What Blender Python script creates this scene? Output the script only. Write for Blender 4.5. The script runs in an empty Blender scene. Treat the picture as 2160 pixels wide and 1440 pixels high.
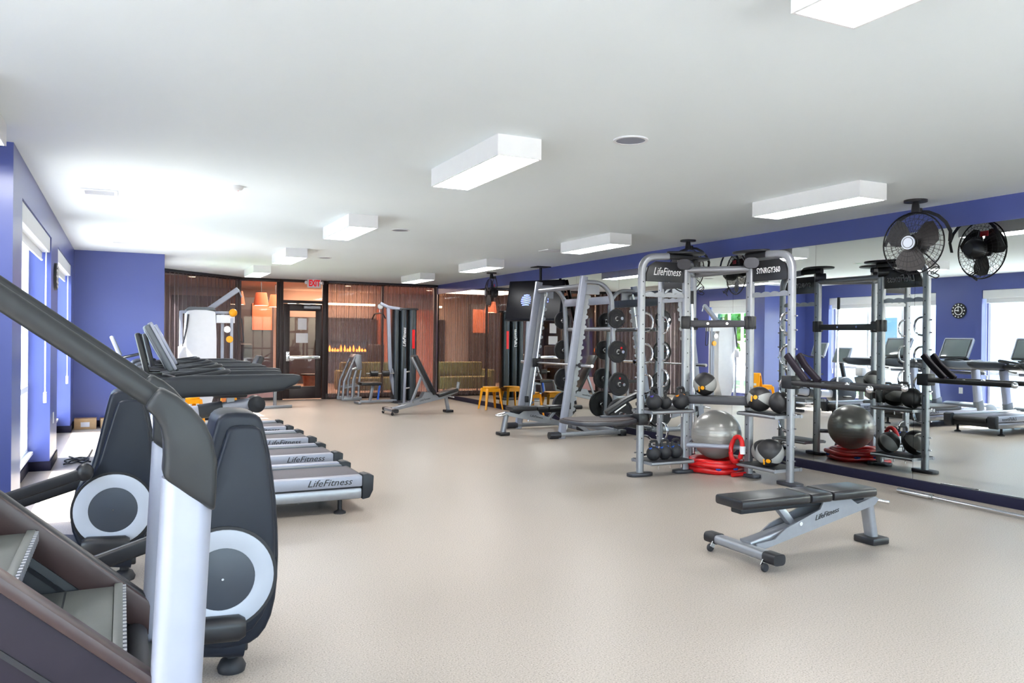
import bpy, bmesh, math, random
from mathutils import Vector, Matrix
random.seed(4)
V = Vector
sc = bpy.context.scene
C = sc.collection
R = math.radians

# ------------------------------------------------------------ camera, sky, sun, exposure
CAM_H = 1.43
yaw, pitch, roll = R(26.082), R(-0.164), R(0.569)
fw = V((math.sin(yaw) * math.cos(pitch), math.cos(yaw) * math.cos(pitch), math.sin(pitch)))
r0 = V((math.cos(yaw), -math.sin(yaw), 0)); u0 = r0.cross(fw)
rr = r0 * math.cos(roll) + u0 * math.sin(roll); uu = u0 * math.cos(roll) - r0 * math.sin(roll)
cd = bpy.data.cameras.new('camera'); cam = bpy.data.objects.new('camera', cd); C.objects.link(cam)
cam.matrix_world = Matrix(((rr.x, uu.x, -fw.x, 0), (rr.y, uu.y, -fw.y, 0), (rr.z, uu.z, -fw.z, CAM_H), (0, 0, 0, 1)))
cd.sensor_width = 36; cd.lens = 1678.1 / 2160 * 36; cd.clip_start = 0.05; cd.clip_end = 200
sc.camera = cam

w = bpy.data.worlds.new('sky'); sc.world = w; w.use_nodes = True
nt = w.node_tree; bg = nt.nodes['Background']
sky = nt.nodes.new('ShaderNodeTexSky'); sky.sky_type = 'NISHITA'; sky.sun_disc = False
sky.sun_elevation = R(50); sky.sun_rotation = R(270); sky.air_density = 1.0; sky.dust_density = 2.0; sky.ozone_density = 1.0
nt.links.new(sky.outputs['Color'], bg.inputs['Color']); bg.inputs['Strength'].default_value = 1.2

sd = bpy.data.lights.new('sun', 'SUN'); sd.energy = 18.0; sd.angle = R(0.6); sd.color = (1, 0.98, 0.95)
sun = bpy.data.objects.new('sun', sd); C.objects.link(sun); sun.location = (-10, 8, 14)
sun.rotation_euler = V((math.cos(R(50)), -0.05, -math.sin(R(50)))).to_track_quat('-Z', 'Y').to_euler()

vs = sc.view_settings; vs.view_transform = 'Standard'; vs.look = 'None'; vs.gamma = 1; vs.use_curve_mapping = False
vs.exposure = 1.62
LAMP = 11.0      # strength of the ceiling light diffusers
cy_ = sc.cycles
cy_.max_bounces = 8; cy_.diffuse_bounces = 4; cy_.glossy_bounces = 4; cy_.transparent_max_bounces = 12
cy_.sample_clamp_indirect = 6; cy_.caustics_reflective = False; cy_.caustics_refractive = False
try: cy_.use_denoising = True
except Exception: pass

# ------------------------------------------------------------ mesh helpers
def fillet(pts, rad, n=5):
    pts = [V(p) for p in pts]; out = [pts[0]]
    for i in range(1, len(pts) - 1):
        a, b, c = pts[i - 1], pts[i], pts[i + 1]
        d1 = a - b; d2 = c - b
        k = min(rad, d1.length * .49, d2.length * .49)
        p, q = b + d1.normalized() * k, b + d2.normalized() * k
        for j in range(n + 1):
            t = j / n; out.append(p * (1 - t) ** 2 + b * 2 * t * (1 - t) + q * t * t)
    out.append(pts[-1]); return out

def rrect(wd, ht, rad=0.0, n=3):
    if rad <= 0: return [(-wd / 2, -ht / 2), (wd / 2, -ht / 2), (wd / 2, ht / 2), (-wd / 2, ht / 2)]
    o = []
    for cx, cy, a0 in ((wd / 2 - rad, -ht / 2 + rad, -90), (wd / 2 - rad, ht / 2 - rad, 0), (-wd / 2 + rad, ht / 2 - rad, 90), (-wd / 2 + rad, -ht / 2 + rad, 180)):
        for j in range(n + 1):
            a = R(a0 + 90 * j / n); o.append((cx + rad * math.cos(a), cy + rad * math.sin(a)))
    return o

def circ(r, n=12, sx=1, sy=1):
    return [(r * sx * math.cos(2 * math.pi * i / n), r * sy * math.sin(2 * math.pi * i / n)) for i in range(n)]

def smoothpoly(pts, it=2):
    for _ in range(it):
        o = []
        for i in range(len(pts)):
            a, b = pts[i], pts[(i + 1) % len(pts)]
            o.append((a[0] * .75 + b[0] * .25, a[1] * .75 + b[1] * .25)); o.append((a[0] * .25 + b[0] * .75, a[1] * .25 + b[1] * .75))
        pts = o
    return pts

class MB:
    def __init__(s): s.v = []; s.f = []
    def add(s, vs, fs):
        n = len(s.v); s.v += [tuple(v) for v in vs]; s.f += [tuple(i + n for i in f) for f in fs]; return s
    def box(s, x0, x1, y0, y1, z0, z1):
        return s.add([(x0, y0, z0), (x1, y0, z0), (x1, y1, z0), (x0, y1, z0), (x0, y0, z1), (x1, y0, z1), (x1, y1, z1), (x0, y1, z1)],
                     [(0, 3, 2, 1), (4, 5, 6, 7), (0, 1, 5, 4), (1, 2, 6, 5), (2, 3, 7, 6), (3, 0, 4, 7)])
    def bc(s, c, d): return s.box(c[0] - d[0] / 2, c[0] + d[0] / 2, c[1] - d[1] / 2, c[1] + d[1] / 2, c[2] - d[2] / 2, c[2] + d[2] / 2)
    def sweep(s, pts, prof, up=(0, 0, 1), closed=False, scales=None):
        pts = [V(p) for p in pts]; n = len(pts); m = len(prof); vs = []; fs = []; pu = V(up)
        for i, p in enumerate(pts):
            if closed: t = pts[(i + 1) % n] - pts[i - 1]
            else: t = pts[min(i + 1, n - 1)] - pts[max(i - 1, 0)]
            t.normalize()
            sd_ = t.cross(pu)
            if sd_.length < 1e-4: sd_ = t.cross(V((1, 0, 0)) if abs(t.x) < .9 else V((0, 1, 0)))
            sd_.normalize(); up2 = sd_.cross(t); 
            k = 1.0
            if 0 < i < n - 1 and not closed:
                a = (pts[i] - pts[i - 1]).normalized(); b = (pts[i + 1] - pts[i]).normalized()
                k = 1 / max(.5, math.sqrt(max(.01, (1 + a.dot(b)) / 2)))
            sx, sy = (1, 1) if scales is None else (scales[i] if isinstance(scales[i], tuple) else (scales[i],) * 2)
            for (x, y) in prof: vs.append(p + sd_ * x * sx + up2 * y * sy * k)
            pu = up2 if abs(t.dot(V(up))) > .93 else V(up)
        for i in range(n if closed else n - 1):
            for j in range(m):
                a = i * m + j; b = i * m + (j + 1) % m; c = ((i + 1) % n) * m + (j + 1) % m; d = ((i + 1) % n) * m + j
                fs.append((a, b, c, d))
        if not closed: fs.append(tuple(range(m - 1, -1, -1))); fs.append(tuple((n - 1) * m + j for j in range(m)))
        return s.add(vs, fs)
    def beam(s, p, q, wd, ht, up=(0, 0, 1), rad=0.0): return s.sweep([p, q], rrect(wd, ht, rad), up)
    def tube(s, pts, r, n=10, closed=False): return s.sweep(pts, circ(r, n), (0.013, 0.017, 1), closed)
    def cyl(s, p, q, r, r2=None, n=20): return s.sweep([p, q], circ(1, n), (0.013, 0.017, 1), False, [r, r if r2 is None else r2])
    def lathe(s, prof, c=(0, 0, 0), axis='z', n=24):
        vs = []; fs = []; m = len(prof)
        for i in range(n):
            a = 2 * math.pi * i / n; ca, sa = math.cos(a), math.sin(a)
            for (r, h) in prof:
                r = max(r, 1e-4)
                q = (r * ca, r * sa, h) if axis == 'z' else ((h, r * ca, r * sa) if axis == 'x' else (r * sa, h, r * ca))
                vs.append((q[0] + c[0], q[1] + c[1], q[2] + c[2]))
        for i in range(n):
            for j in range(m - 1):
                fs.append((i * m + j, ((i + 1) % n) * m + j, ((i + 1) % n) * m + j + 1, i * m + j + 1))
        fs.append(tuple(i * m for i in range(n - 1, -1, -1))); fs.append(tuple(i * m + m - 1 for i in range(n)))
        return s.add(vs, fs)
    def prism(s, poly, axis, a, b):
        n = len(poly)
        def P(p, h): return (h, p[0], p[1]) if axis == 'x' else ((p[0], h, p[1]) if axis == 'y' else (p[0], p[1], h))
        vs = [P(p, a) for p in poly] + [P(p, b) for p in poly]
        return s.add(vs, [tuple(range(n)), tuple(range(2 * n - 1, n - 1, -1))] + [(i, n + i, n + (i + 1) % n, (i + 1) % n) for i in range(n)])
    def ring(s, ro, ri, axis, a, b, c=(0, 0), n=40):
        def P(x, y, h): return (h, x, y) if axis == 'x' else ((x, h, y) if axis == 'y' else (x, y, h))
        vs = []
        for i in range(n):
            t = 2 * math.pi * i / n
            for rad, h in ((ro, a), (ro, b), (ri, b), (ri, a)): vs.append(P(c[0] + rad * math.cos(t), c[1] + rad * math.sin(t), h))
        fs = []
        for i in range(n):
            k = (i + 1) % n
            for j in range(4): fs.append((i * 4 + j, k * 4 + j, k * 4 + (j + 1) % 4, i * 4 + (j + 1) % 4))
        return s.add(vs, fs)
    def sphere(s, c, r, nu=24, nv=14, sc_=(1, 1, 1)):
        vs = [(c[0], c[1], c[2] + r * sc_[2])]; fs = []
        for j in range(1, nv):
            p = math.pi * j / nv
            for i in range(nu):
                t = 2 * math.pi * i / nu
                vs.append((c[0] + r * sc_[0] * math.sin(p) * math.cos(t), c[1] + r * sc_[1] * math.sin(p) * math.sin(t), c[2] + r * sc_[2] * math.cos(p)))
        vs.append((c[0], c[1], c[2] - r * sc_[2])); L = len(vs) - 1
        for i in range(nu):
            fs.append((0, 1 + i, 1 + (i + 1) % nu)); fs.append((L, L - nu + (i + 1) % nu, L - nu + i))
        for j in range(nv - 2):
            for i in range(nu):
                a = 1 + j * nu + i; b = 1 + j * nu + (i + 1) % nu; fs.append((a, a + nu, b + nu, b))
        return s.add(vs, fs)
    def rot(s, M):
        s.v = [tuple(M @ V(v)) for v in s.v]; return s
    def mesh(s, name, mat, bevel=0.0, seg=2, angle=40):
        me = bpy.data.meshes.new(name); me.from_pydata(s.v, [], s.f)
        bm = bmesh.new(); bm.from_mesh(me); bmesh.ops.recalc_face_normals(bm, faces=bm.faces)
        if bevel > 0:
            es = [e for e in bm.edges if len(e.link_faces) == 2 and e.calc_face_angle(0) > R(30)]
            bmesh.ops.bevel(bm, geom=es, offset=bevel, segments=seg, profile=.5, affect='EDGES', clamp_overlap=True)
        bm.to_mesh(me); bm.free()
        for p in me.polygons: p.use_smooth = True
        me.set_sharp_from_angle(angle=R(angle))
        if mat: me.materials.append(M[mat] if isinstance(mat, str) else mat)
        return me
    def build(s, name, mat, parent=None, bevel=0.0, seg=2, angle=40, **k):
        return link(name, s.mesh(name, mat, bevel, seg, angle), parent, **k)

def link(name, me, parent=None, label=None, cat=None, group=None, kind=None, loc=None, rz=None):
    o = bpy.data.objects.new(name, me); C.objects.link(o)
    if parent: o.parent = parent
    if loc: o.location = loc
    if rz is not None: o.rotation_euler = (0, 0, rz)
    tag(o, label, cat, group, kind); return o
def tag(o, label=None, cat=None, group=None, kind=None):
    if label: o['label'] = label
    if cat: o['category'] = cat
    if group: o['group'] = group
    if kind: o['kind'] = kind
    return o
def thing(name, label, cat, loc=(0, 0, 0), rz=0, group=None):
    o = bpy.data.objects.new(name, None); o.empty_display_size = .1; C.objects.link(o)
    o.location = loc; o.rotation_euler = (0, 0, rz); return tag(o, label, cat, group)
def struct(name, mb, mat, parent=None, bevel=0.0, **k):
    return mb.build(name, mat, parent, bevel, kind=None if parent else 'structure', **k)
def copy_tree(o, parent=None):
    c = o.copy(); C.objects.link(c); c.parent = parent
    for ch in o.children: copy_tree(ch, c)
    return c
def dup(o, loc, rz=None, label=None):
    c = copy_tree(o); c.location = loc
    if rz is not None: c.rotation_euler = (0, 0, rz)
    if label: c['label'] = label
    return c
def lettering(text, size, mat, parent, mtx, name='lettering', shear=0.0, depth=.0015, width=None, label=None, bold=0.0):
    cu = bpy.data.curves.new(name, 'FONT'); cu.body = text; cu.size = size; cu.shear = shear; cu.extrude = depth; cu.offset = bold
    cu.align_x = 'CENTER'; cu.align_y = 'CENTER'; cu.resolution_u = 2
    tmp = bpy.data.objects.new('tmp_text', cu); C.objects.link(tmp)
    bpy.context.view_layer.update()
    dg = bpy.context.evaluated_depsgraph_get()
    me = bpy.data.meshes.new_from_object(tmp.evaluated_get(dg)); me.name = name
    bpy.data.objects.remove(tmp); bpy.data.curves.remove(cu)
    xs = [v.co.x for v in me.vertices]
    k = 1.0 if not width else width / (max(xs) - min(xs))
    me.transform(mtx @ Matrix.Diagonal((k, 1, 1, 1)))
    me.materials.clear(); me.materials.append(M[mat])
    return link(name, me, parent, label=label)
def face_mtx(origin, xdir, ydir):
    x = V(xdir).normalized(); y = V(ydir).normalized(); z = x.cross(y)
    m = Matrix((x, y, z)).transposed().to_4x4(); m.translation = V(origin); return m

# ------------------------------------------------------------ materials
M = {}
def mat(name, col, rough=.5, metal=0.0, var=.05, scale=12.0, bump=0.0, bscale=200.0, spec=.5, coat=0.0, emit=None, estr=0.0):
    m = bpy.data.materials.new(name); m.use_nodes = True; n = m.node_tree.nodes; l = m.node_tree.links
    b = n['Principled BSDF']; b.inputs['Roughness'].default_value = rough; b.inputs['Metallic'].default_value = metal
    b.inputs['Specular IOR Level'].default_value = spec; b.inputs['Coat Weight'].default_value = coat; b.inputs['Coat Roughness'].default_value = .15
    tc = n.new('ShaderNodeTexCoord'); nz = n.new('ShaderNodeTexNoise'); nz.inputs['Scale'].default_value = scale; nz.inputs['Detail'].default_value = 3
    l.new(tc.outputs['Object'], nz.inputs['Vector'])
    rp = n.new('ShaderNodeValToRGB'); rp.color_ramp.elements[0].position = .3; rp.color_ramp.elements[1].position = .7
    rp.color_ramp.elements[0].color = tuple(max(0, c * (1 - var)) for c in col) + (1,)
    rp.color_ramp.elements[1].color = tuple(min(1, c * (1 + var)) for c in col) + (1,)
    l.new(nz.outputs['Fac'], rp.inputs['Fac']); l.new(rp.outputs['Color'], b.inputs['Base Color'])
    if bump > 0:
        n2 = n.new('ShaderNodeTexNoise'); n2.inputs['Scale'].default_value = bscale; l.new(tc.outputs['Object'], n2.inputs['Vector'])
        bp = n.new('ShaderNodeBump'); bp.inputs['Strength'].default_value = bump; bp.inputs['Distance'].default_value = .002
        l.new(n2.outputs['Fac'], bp.inputs['Height']); l.new(bp.outputs['Normal'], b.inputs['Normal'])
    if emit: b.inputs['Emission Color'].default_value = tuple(emit) + (1,); b.inputs['Emission Strength'].default_value = estr
    M[name] = m; return m
def s2l(*c): return tuple(((x / 255) / 12.92 if x / 255 <= .04045 else ((x / 255 + .055) / 1.055) ** 2.4) for x in c)

mat('ceiling', s2l(240, 248, 250), .9, var=.01, scale=1, bump=.1, bscale=300)
mat('blue_wall', s2l(78, 90, 156), .35, var=.02, scale=2, bump=.04, bscale=250, spec=.5, coat=.2)
mat('navy', s2l(28, 27, 48), .6, var=.08, spec=.2)
mat('white_paint', s2l(236, 238, 240), .5, var=.01)
mat('white_frame', s2l(226, 230, 235), .4, var=.02)
mat('lamp_body', s2l(240, 240, 240), .6, var=.01)
mat('diffuser', (.9, .9, .9), .5, var=.01, emit=(.98, .99, 1), estr=LAMP)
mat('silver', s2l(152, 154, 160), .35, .55, var=.03, scale=30)
mat('silver_pale', s2l(154, 158, 172), .42, .2, var=.02, scale=20)
mat('chrome', (.78, .78, .8), .12, 1.0, var=.02)
mat('steel', (.55, .54, .54), .25, 1.0, var=.05)
mat('dark_metal', s2l(58, 58, 64), .4, .3, var=.06)
mat('black_plastic', s2l(27, 27, 31), .42, var=.08, bump=.05)
mat('charcoal', s2l(42, 45, 50), .45, var=.05, spec=.3, bump=.04, bscale=400)
mat('grey_plastic', s2l(96, 102, 108), .45, var=.04)
mat('shroud', s2l(26, 31, 42), .42, var=.05, spec=.3)
mat('rubber', s2l(36, 36, 40), .6, var=.08, bump=.1)
mat('vinyl', s2l(31, 30, 33), .33, var=.05, bump=.08, bscale=500)
mat('rail_dark', s2l(40, 42, 44), .42, var=.04, spec=.3, bump=.04, bscale=400)
mat('cap_brown', s2l(62, 47, 46), .38, var=.05, bump=.05)
mat('maroon', s2l(38, 31, 40), .5, var=.05, spec=.2, bump=.05)
mat('step_grey', s2l(86, 89, 87), .5, var=.05, bump=.15, bscale=300)
mat('belt', s2l(84, 80, 88), .6, var=.08, scale=60, bump=.2, bscale=500)
mat('pale_disc', s2l(176, 182, 194), .4, var=.02)
mat('disc_dark', s2l(58, 64, 74), .4, var=.03)
mat('white_text', (.85, .85, .85), .5, var=.01)
mat('black_text', (.02, .02, .02), .5, var=.01)
mat('red', s2l(205, 20, 24), .3, var=.08)
mat('red_mark', s2l(225, 30, 34), .4, var=.02)
mat('blue_mark', s2l(40, 90, 190), .4, var=.02)
mat('purple_mark', s2l(80, 70, 170), .4, var=.02)
mat('orange_mark', s2l(240, 140, 20), .4, var=.02)
mat('yellow', s2l(250, 168, 10), .35, var=.03)
mat('ball_silver', s2l(160, 156, 152), .28, .25, var=.03, scale=5)
mat('ball_grey', s2l(168, 168, 166), .55, var=.04)
mat('ball_black', s2l(40, 38, 40), .5, var=.08, bump=.15)
mat('cardboard', s2l(196, 160, 116), .8, var=.08)
mat('paper', s2l(228, 226, 228), .7, var=.02)
mat('frame_dark', s2l(48, 36, 36), .4, .2, var=.06)
mat('screen_off', s2l(92, 104, 108), .12, var=.04, scale=3, coat=.6)
mat('tv_black', s2l(10, 10, 16), .3, var=.05, spec=.15)
mat('blade_brown', s2l(30, 24, 24), .4, var=.08)
mat('tv_logo', (.1, .15, .9), .4, var=.01, emit=(.1, .16, 1.0), estr=2.0)
mat('exit_red', (.62, .0, .01), .5, var=.01, emit=(1, .0, .02), estr=.12)
mat('white_cover', s2l(228, 230, 236), .4, var=.02)
mat('dark_column', s2l(40, 46, 50), .25, var=.06, coat=.3)
mat('lobby_beige', s2l(190, 160, 146), .7, var=.04, scale=3)
mat('lobby_orange', s2l(206, 110, 72), .6, var=.06, scale=2)
mat('lobby_dark', s2l(46, 32, 30), .5, var=.15, scale=3)
mat('lobby_floor', s2l(150, 120, 100), .5, var=.1, scale=2)
mat('pink_panel', s2l(206, 160, 156), .6, var=.04)
mat('olive', s2l(150, 132, 60), .7, var=.06)
mat('flame', (.9, .3, .05), .5, var=.3, scale=15, emit=(1, .2, .03), estr=3)
mat('warm_light', (.9, .8, .6), .5, var=.02, emit=(1, .66, .42), estr=5)
mat('outdoor_white', s2l(226, 226, 222), .8, var=.03, scale=1)
mat('outdoor_glass', s2l(90, 110, 120), .15, var=.1, scale=1)
mat('grass', s2l(96, 140, 60), .9, var=.3, scale=4)
mat('pavement', s2l(190, 186, 178), .9, var=.08, scale=3)
mat('leaf', s2l(70, 120, 50), .8, var=.35, scale=6)
mat('bark', s2l(90, 70, 50), .9, var=.2)
mat('copper', s2l(196, 120, 90), .3, .7, var=.15)

# rubber floor: pale beige with fine dark and light flecks
def floor_mat():
    m = bpy.data.materials.new('rubber_floor'); m.use_nodes = True; n = m.node_tree.nodes; l = m.node_tree.links; b = n['Principled BSDF']
    b.inputs['Roughness'].default_value = .38; b.inputs['Specular IOR Level'].default_value = .35
    tc = n.new('ShaderNodeTexCoord')
    v = n.new('ShaderNodeTexNoise'); v.inputs['Scale'].default_value = 130; v.inputs['Detail'].default_value = 2; l.new(tc.outputs['Object'], v.inputs['Vector'])
    r = n.new('ShaderNodeValToRGB'); e = r.color_ramp.elements
    e[0].position = .30; e[0].color = s2l(128, 118, 107) + (1,); e[1].position = .72; e[1].color = s2l(203, 192, 180) + (1,)
    k = e.new(.42); k.color = s2l(170, 159, 148) + (1,); k = e.new(.60); k.color = s2l(180, 169, 157) + (1,)
    l.new(v.outputs['Fac'], r.inputs['Fac'])
    v2 = n.new('ShaderNodeTexNoise'); v2.inputs['Scale'].default_value = .7; v2.inputs['Detail'].default_value = 3; l.new(tc.outputs['Object'], v2.inputs['Vector'])
    mx = n.new('ShaderNodeMixRGB'); mx.blend_type = 'MULTIPLY'; mx.inputs['Fac'].default_value = .12
    l.new(r.outputs['Color'], mx.inputs['Color1']); l.new(v2.outputs['Fac'], mx.inputs['Color2']); l.new(mx.outputs['Color'], b.inputs['Base Color'])
    bp = n.new('ShaderNodeBump'); bp.inputs['Strength'].default_value = .15; bp.inputs['Distance'].default_value = .002
    l.new(v.outputs['Fac'], bp.inputs['Height']); l.new(bp.outputs['Normal'], b.inputs['Normal'])
    M['rubber_floor'] = m
floor_mat()
def glass_mat(name, tint=(1, 1, 1), refl=.06):
    m = bpy.data.materials.new(name); m.use_nodes = True; n = m.node_tree.nodes; l = m.node_tree.links; n.remove(n['Principled BSDF'])
    t = n.new('ShaderNodeBsdfTransparent'); t.inputs['Color'].default_value = tint + (1,)
    g = n.new('ShaderNodeBsdfGlossy'); g.inputs['Roughness'].default_value = .02
    f = n.new('ShaderNodeLayerWeight'); f.inputs['Blend'].default_value = .25
    mul = n.new('ShaderNodeMath'); mul.operation = 'MULTIPLY_ADD'; mul.inputs[1].default_value = .3; mul.inputs[2].default_value = refl
    x = n.new('ShaderNodeMixShader'); l.new(f.outputs['Fresnel'], mul.inputs[0]); l.new(mul.outputs[0], x.inputs['Fac'])
    l.new(t.outputs[0], x.inputs[1]); l.new(g.outputs[0], x.inputs[2]); l.new(x.outputs[0], n['Material Output'].inputs['Surface'])
    M[name] = m
glass_mat('glass', (.97, .99, .98)); glass_mat('store_glass', (.95, .95, .95), .015)
def sheer_mat():
    m = bpy.data.materials.new('sheer'); m.use_nodes = True; n = m.node_tree.nodes; l = m.node_tree.links; n.remove(n['Principled BSDF'])
    t = n.new('ShaderNodeBsdfTransparent'); d = n.new('ShaderNodeBsdfDiffuse'); tr = n.new('ShaderNodeBsdfTranslucent')
    tc = n.new('ShaderNodeTexCoord'); nz = n.new('ShaderNodeTexNoise'); nz.inputs['Scale'].default_value = 90; l.new(tc.outputs['Object'], nz.inputs['Vector'])
    rp = n.new('ShaderNodeValToRGB'); rp.color_ramp.elements[0].color = s2l(124, 114, 118) + (1,); rp.color_ramp.elements[1].color = s2l(156, 144, 148) + (1,)
    l.new(nz.outputs['Fac'], rp.inputs['Fac'])
    for x in (d, tr): l.new(rp.outputs['Color'], x.inputs['Color'])
    a = n.new('ShaderNodeMixShader'); a.inputs['Fac'].default_value = .35; l.new(d.outputs[0], a.inputs[1]); l.new(tr.outputs[0], a.inputs[2])
    lw = n.new('ShaderNodeLayerWeight'); lw.inputs['Blend'].default_value = .5
    mp = n.new('ShaderNodeMapRange'); mp.inputs['To Min'].default_value = .5; mp.inputs['To Max'].default_value = .95; l.new(lw.outputs['Facing'], mp.inputs['Value'])
    b = n.new('ShaderNodeMixShader'); l.new(mp.outputs[0], b.inputs['Fac']); l.new(t.outputs[0], b.inputs[1]); l.new(a.outputs[0], b.inputs[2])
    l.new(b.outputs[0], n['Material Output'].inputs['Surface']); M['sheer'] = m
sheer_mat()
def mirror_mat():
    m = bpy.data.materials.new('mirror'); m.use_nodes = True; b = m.node_tree.nodes['Principled BSDF']
    b.inputs['Metallic'].default_value = 1; b.inputs['Roughness'].default_value = 0; b.inputs['Base Color'].default_value = (.86, .90, .88, 1); M['mirror'] = m
mirror_mat()
# ------------------------------------------------------------ the room
H = 2.743; XL = -.68; XM = 6.99; YB = 14.0; YF = 18.5
def slab(z0, z1): return MB().box(-3.0, 7.3, -3.2, 6.65, z0, z1).box(-1.0, 7.3, 6.65, 14.2, z0, z1).box(.35, 7.3, 14.2, 18.62, z0, z1)
struct('floor', slab(-.12, 0), 'rubber_floor')
struct('ceiling', slab(H, H + .15), 'ceiling')
WIN = ((6.95, 9.65), (10.6, 13.3)); WT = 2.45; RD = .2
wl = MB()
wl.box(-1.0, XL, 6.4, 14.2, WT, H)
for a, b in ((6.4, 6.95), (9.65, 10.6), (13.3, 14.2)): wl.box(-1.0, XL, a, b, 0, WT)
for a, b in WIN: wl.box(-1.0, -.88, a, b, 0, .2)
struct('wall_left', wl, 'blue_wall')
struct('wall_near_left', MB().box(-3.0, -1.0, 6.4, 6.65, 0, H), 'blue_wall')
nl = MB().box(-3.0, -2.75, -3.2, 6.4, 2.45, H).box(-3.0, -2.75, -3.2, 6.4, 0, .2)
for a, b in ((-3.2, -2.4), (.2, 1.2), (3.4, 6.4)): nl.box(-3.0, -2.75, a, b, .2, 2.45)
struct('wall_side_left', nl, 'blue_wall')
wb = MB().box(-2.75, XM, -3.2, -3.0, 2.45, H).box(-2.75, XM, -3.2, -3.0, 0, .2)
for a, b in ((-2.75, -.6), (1.8, 2.4), (4.6, 5.2), (6.6, XM)): wb.box(a, b, -3.2, -3.0, .2, 2.45)
struct('wall_back', wb, 'blue_wall')
struct('wall_blue', MB().box(XL, .6, YB, YB + .2, 0, H), 'blue_wall')
W3 = (14.45, 15.95)
ws = MB().box(.35, .6, YB + .2, 16.95, 2.45, H).box(.35, .6, YB + .2, W3[0], 0, 2.45).box(.35, .6, W3[1], 16.95, 0, 2.45).box(.35, .42, W3[0], W3[1], 0, .2)
struct('wall_recess', ws, 'blue_wall')
struct('wall_right', MB().box(XM + .02, 7.3, -3.2, 18.62, 0, H), 'blue_wall')
struct('trim_1', MB().box(XM - .015, XM + .02, -3.0, YF, 2.52, H), 'blue_wall')
struct('baseboard_right', MB().box(XM - .03, XM + .02, -3.0, YF, 0, .095), 'navy', bevel=.004)
def bb(name, *bs):
    m = MB()
    for b in bs: m.box(*b, 0, .1)
    struct(name, m, 'navy', bevel=.003)
bb('baseboard_left', (XL, XL + .012, 6.4, 6.95), (XL, XL + .012, 9.65, 10.6), (XL, XL + .012, 13.3, YB), *[(-.88, -.868, a, b) for a, b in WIN], *[(-.868, XL + .012, b - .012, b) for a, b in WIN])
bb('baseboard_blue', (XL + .012, .612, YB - .012, YB), (.6, .612, YB, W3[0]), (.6, .612, W3[1], 16.9))
bb('baseboard_near_left', (-2.74, XL + .012, 6.388, 6.4))

# mirror panels on the right wall
seams = [18.45, 17.13, 15.73, 14.39, 13.08, 11.78, 10.47, 9.17, 7.87, 6.53, 5.28, 4.0, 2.7, 1.4, .1, -1.2, -2.5]
mn = ['by the glass front corner', 'behind the far ceiling fan', 'beside the yellow stools', 'just past the television', 'behind the hanging television', 'behind the weight machine near its far upright', 'behind the weight machine near its plates', 'left of the training frame', 'behind the far wing of the training frame', 'behind the silver exercise ball', 'with the first seam right of the training frame', 'at the right edge of the photo', 'beyond the right photo edge', 'along the near part of the wall', 'second from the back wall corner', 'at the back wall corner']
for i in range(len(seams) - 1):
    a, b = seams[i + 1] + .0015, seams[i] - .0015
    MB().box(XM - .006, XM + .019, a, b, .096, 2.519).build('mirror_panel', 'mirror', label='tall frameless wall mirror panel ' + mn[i], cat='mirror', group='mirror panels along the right wall')

# windows in the left wall: white frame, mullions, panes, roller blind valance, cords
def window(name, x0, a, b, z0, z1):
    m = MB(); t = .05
    m.box(x0 - .06, x0, a, a + t, z0, z1).box(x0 - .06, x0, b - t, b, z0, z1).box(x0 - .06, x0, a + t, b - t, z1 - t, z1).box(x0 - .06, x0, a + t, b - t, z0, z0 + t)
    root = struct(name, m, 'white_frame', bevel=.004)
    n = 3; wd = (b - a - 2 * t) / n
    struct('transom', MB().box(x0 - .055, x0 + .005, a + t, b - t, .84, .9), 'white_frame', root, .004)
    for i in range(1, n): struct('mullion', MB().box(x0 - .055, x0 + .003, a + t + i * wd - .022, a + t + i * wd + .022, z0 + t, z1 - t), 'white_frame', root, .003)
    for i in range(n):
        for zz in ((z0 + t, .84), (.9, z1 - t)): struct('pane', MB().box(x0 - .034, x0 - .028, a + t + i * wd + (.022 if i else 0), a + t + (i + 1) * wd - (.022 if i < n - 1 else 0), *zz), 'glass', root)
    struct('window_sill', MB().box(x0 - .06, x0 + .05, a, b, z0 - .02, z0 + .012), 'white_frame', root, .004)
    return root
window('window_1', -.88, *WIN[0], .2, WT); window('window_2', -.88, *WIN[1], .2, WT); window('window_3', .42, *W3, .2, WT)
window('window_7', -2.86, -2.4, .2, .2, WT); window('window_8', -2.86, 1.2, 3.4, .2, WT)  # unseen windows added in the near-left wall to bring in daylight
for i, (a, b) in enumerate(((-1.8, .6), (-4.6, -2.4), (-6.6, -5.2))): window('window_%d' % (9 + i), -3.06, a, b, .2, WT).rotation_euler = (0, 0, math.pi / 2)  # added windows behind the camera, unseen, to brighten and even out the ceiling
def blind(x0, a, b, where, low):
    t = thing('roller_blind', 'white roller blind with a valance box ' + where, 'blind', (x0, (a + b) / 2, WT), group='roller blinds in the windows'); h = (b - a) / 2 - .01
    MB().box(-.1, .0, -h, h, -.16, -.005).build('valance', 'white_paint', t, .006)
    MB().box(-.075, -.07, -h + .03, h - .03, -low, -.15).build('fabric', 'white_paint', t)
    MB().cyl((-.0725, -h + .03, -low), (-.0725, h - .03, -low), .012, n=8).build('hem_bar', 'white_paint', t)
    for yy in (h - .06, h - .1):
        MB().cyl((-.03, yy, -1.65), (-.03, yy, -.15), .006, n=6).build('cord', 'white_paint', t)
    MB().cyl((-.03, h - .08, -1.73), (-.03, h - .08, -1.62), .016, n=8).build('cord_weight', 'white_paint', t)
blind(XL - .01, *WIN[0], 'in the window nearest the dark exercise machines', .24); blind(XL - .01, *WIN[1], 'in the window beside the blue end wall', .24); blind(.6, *W3, 'in the recessed window seen only in the mirror', .32)

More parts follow.
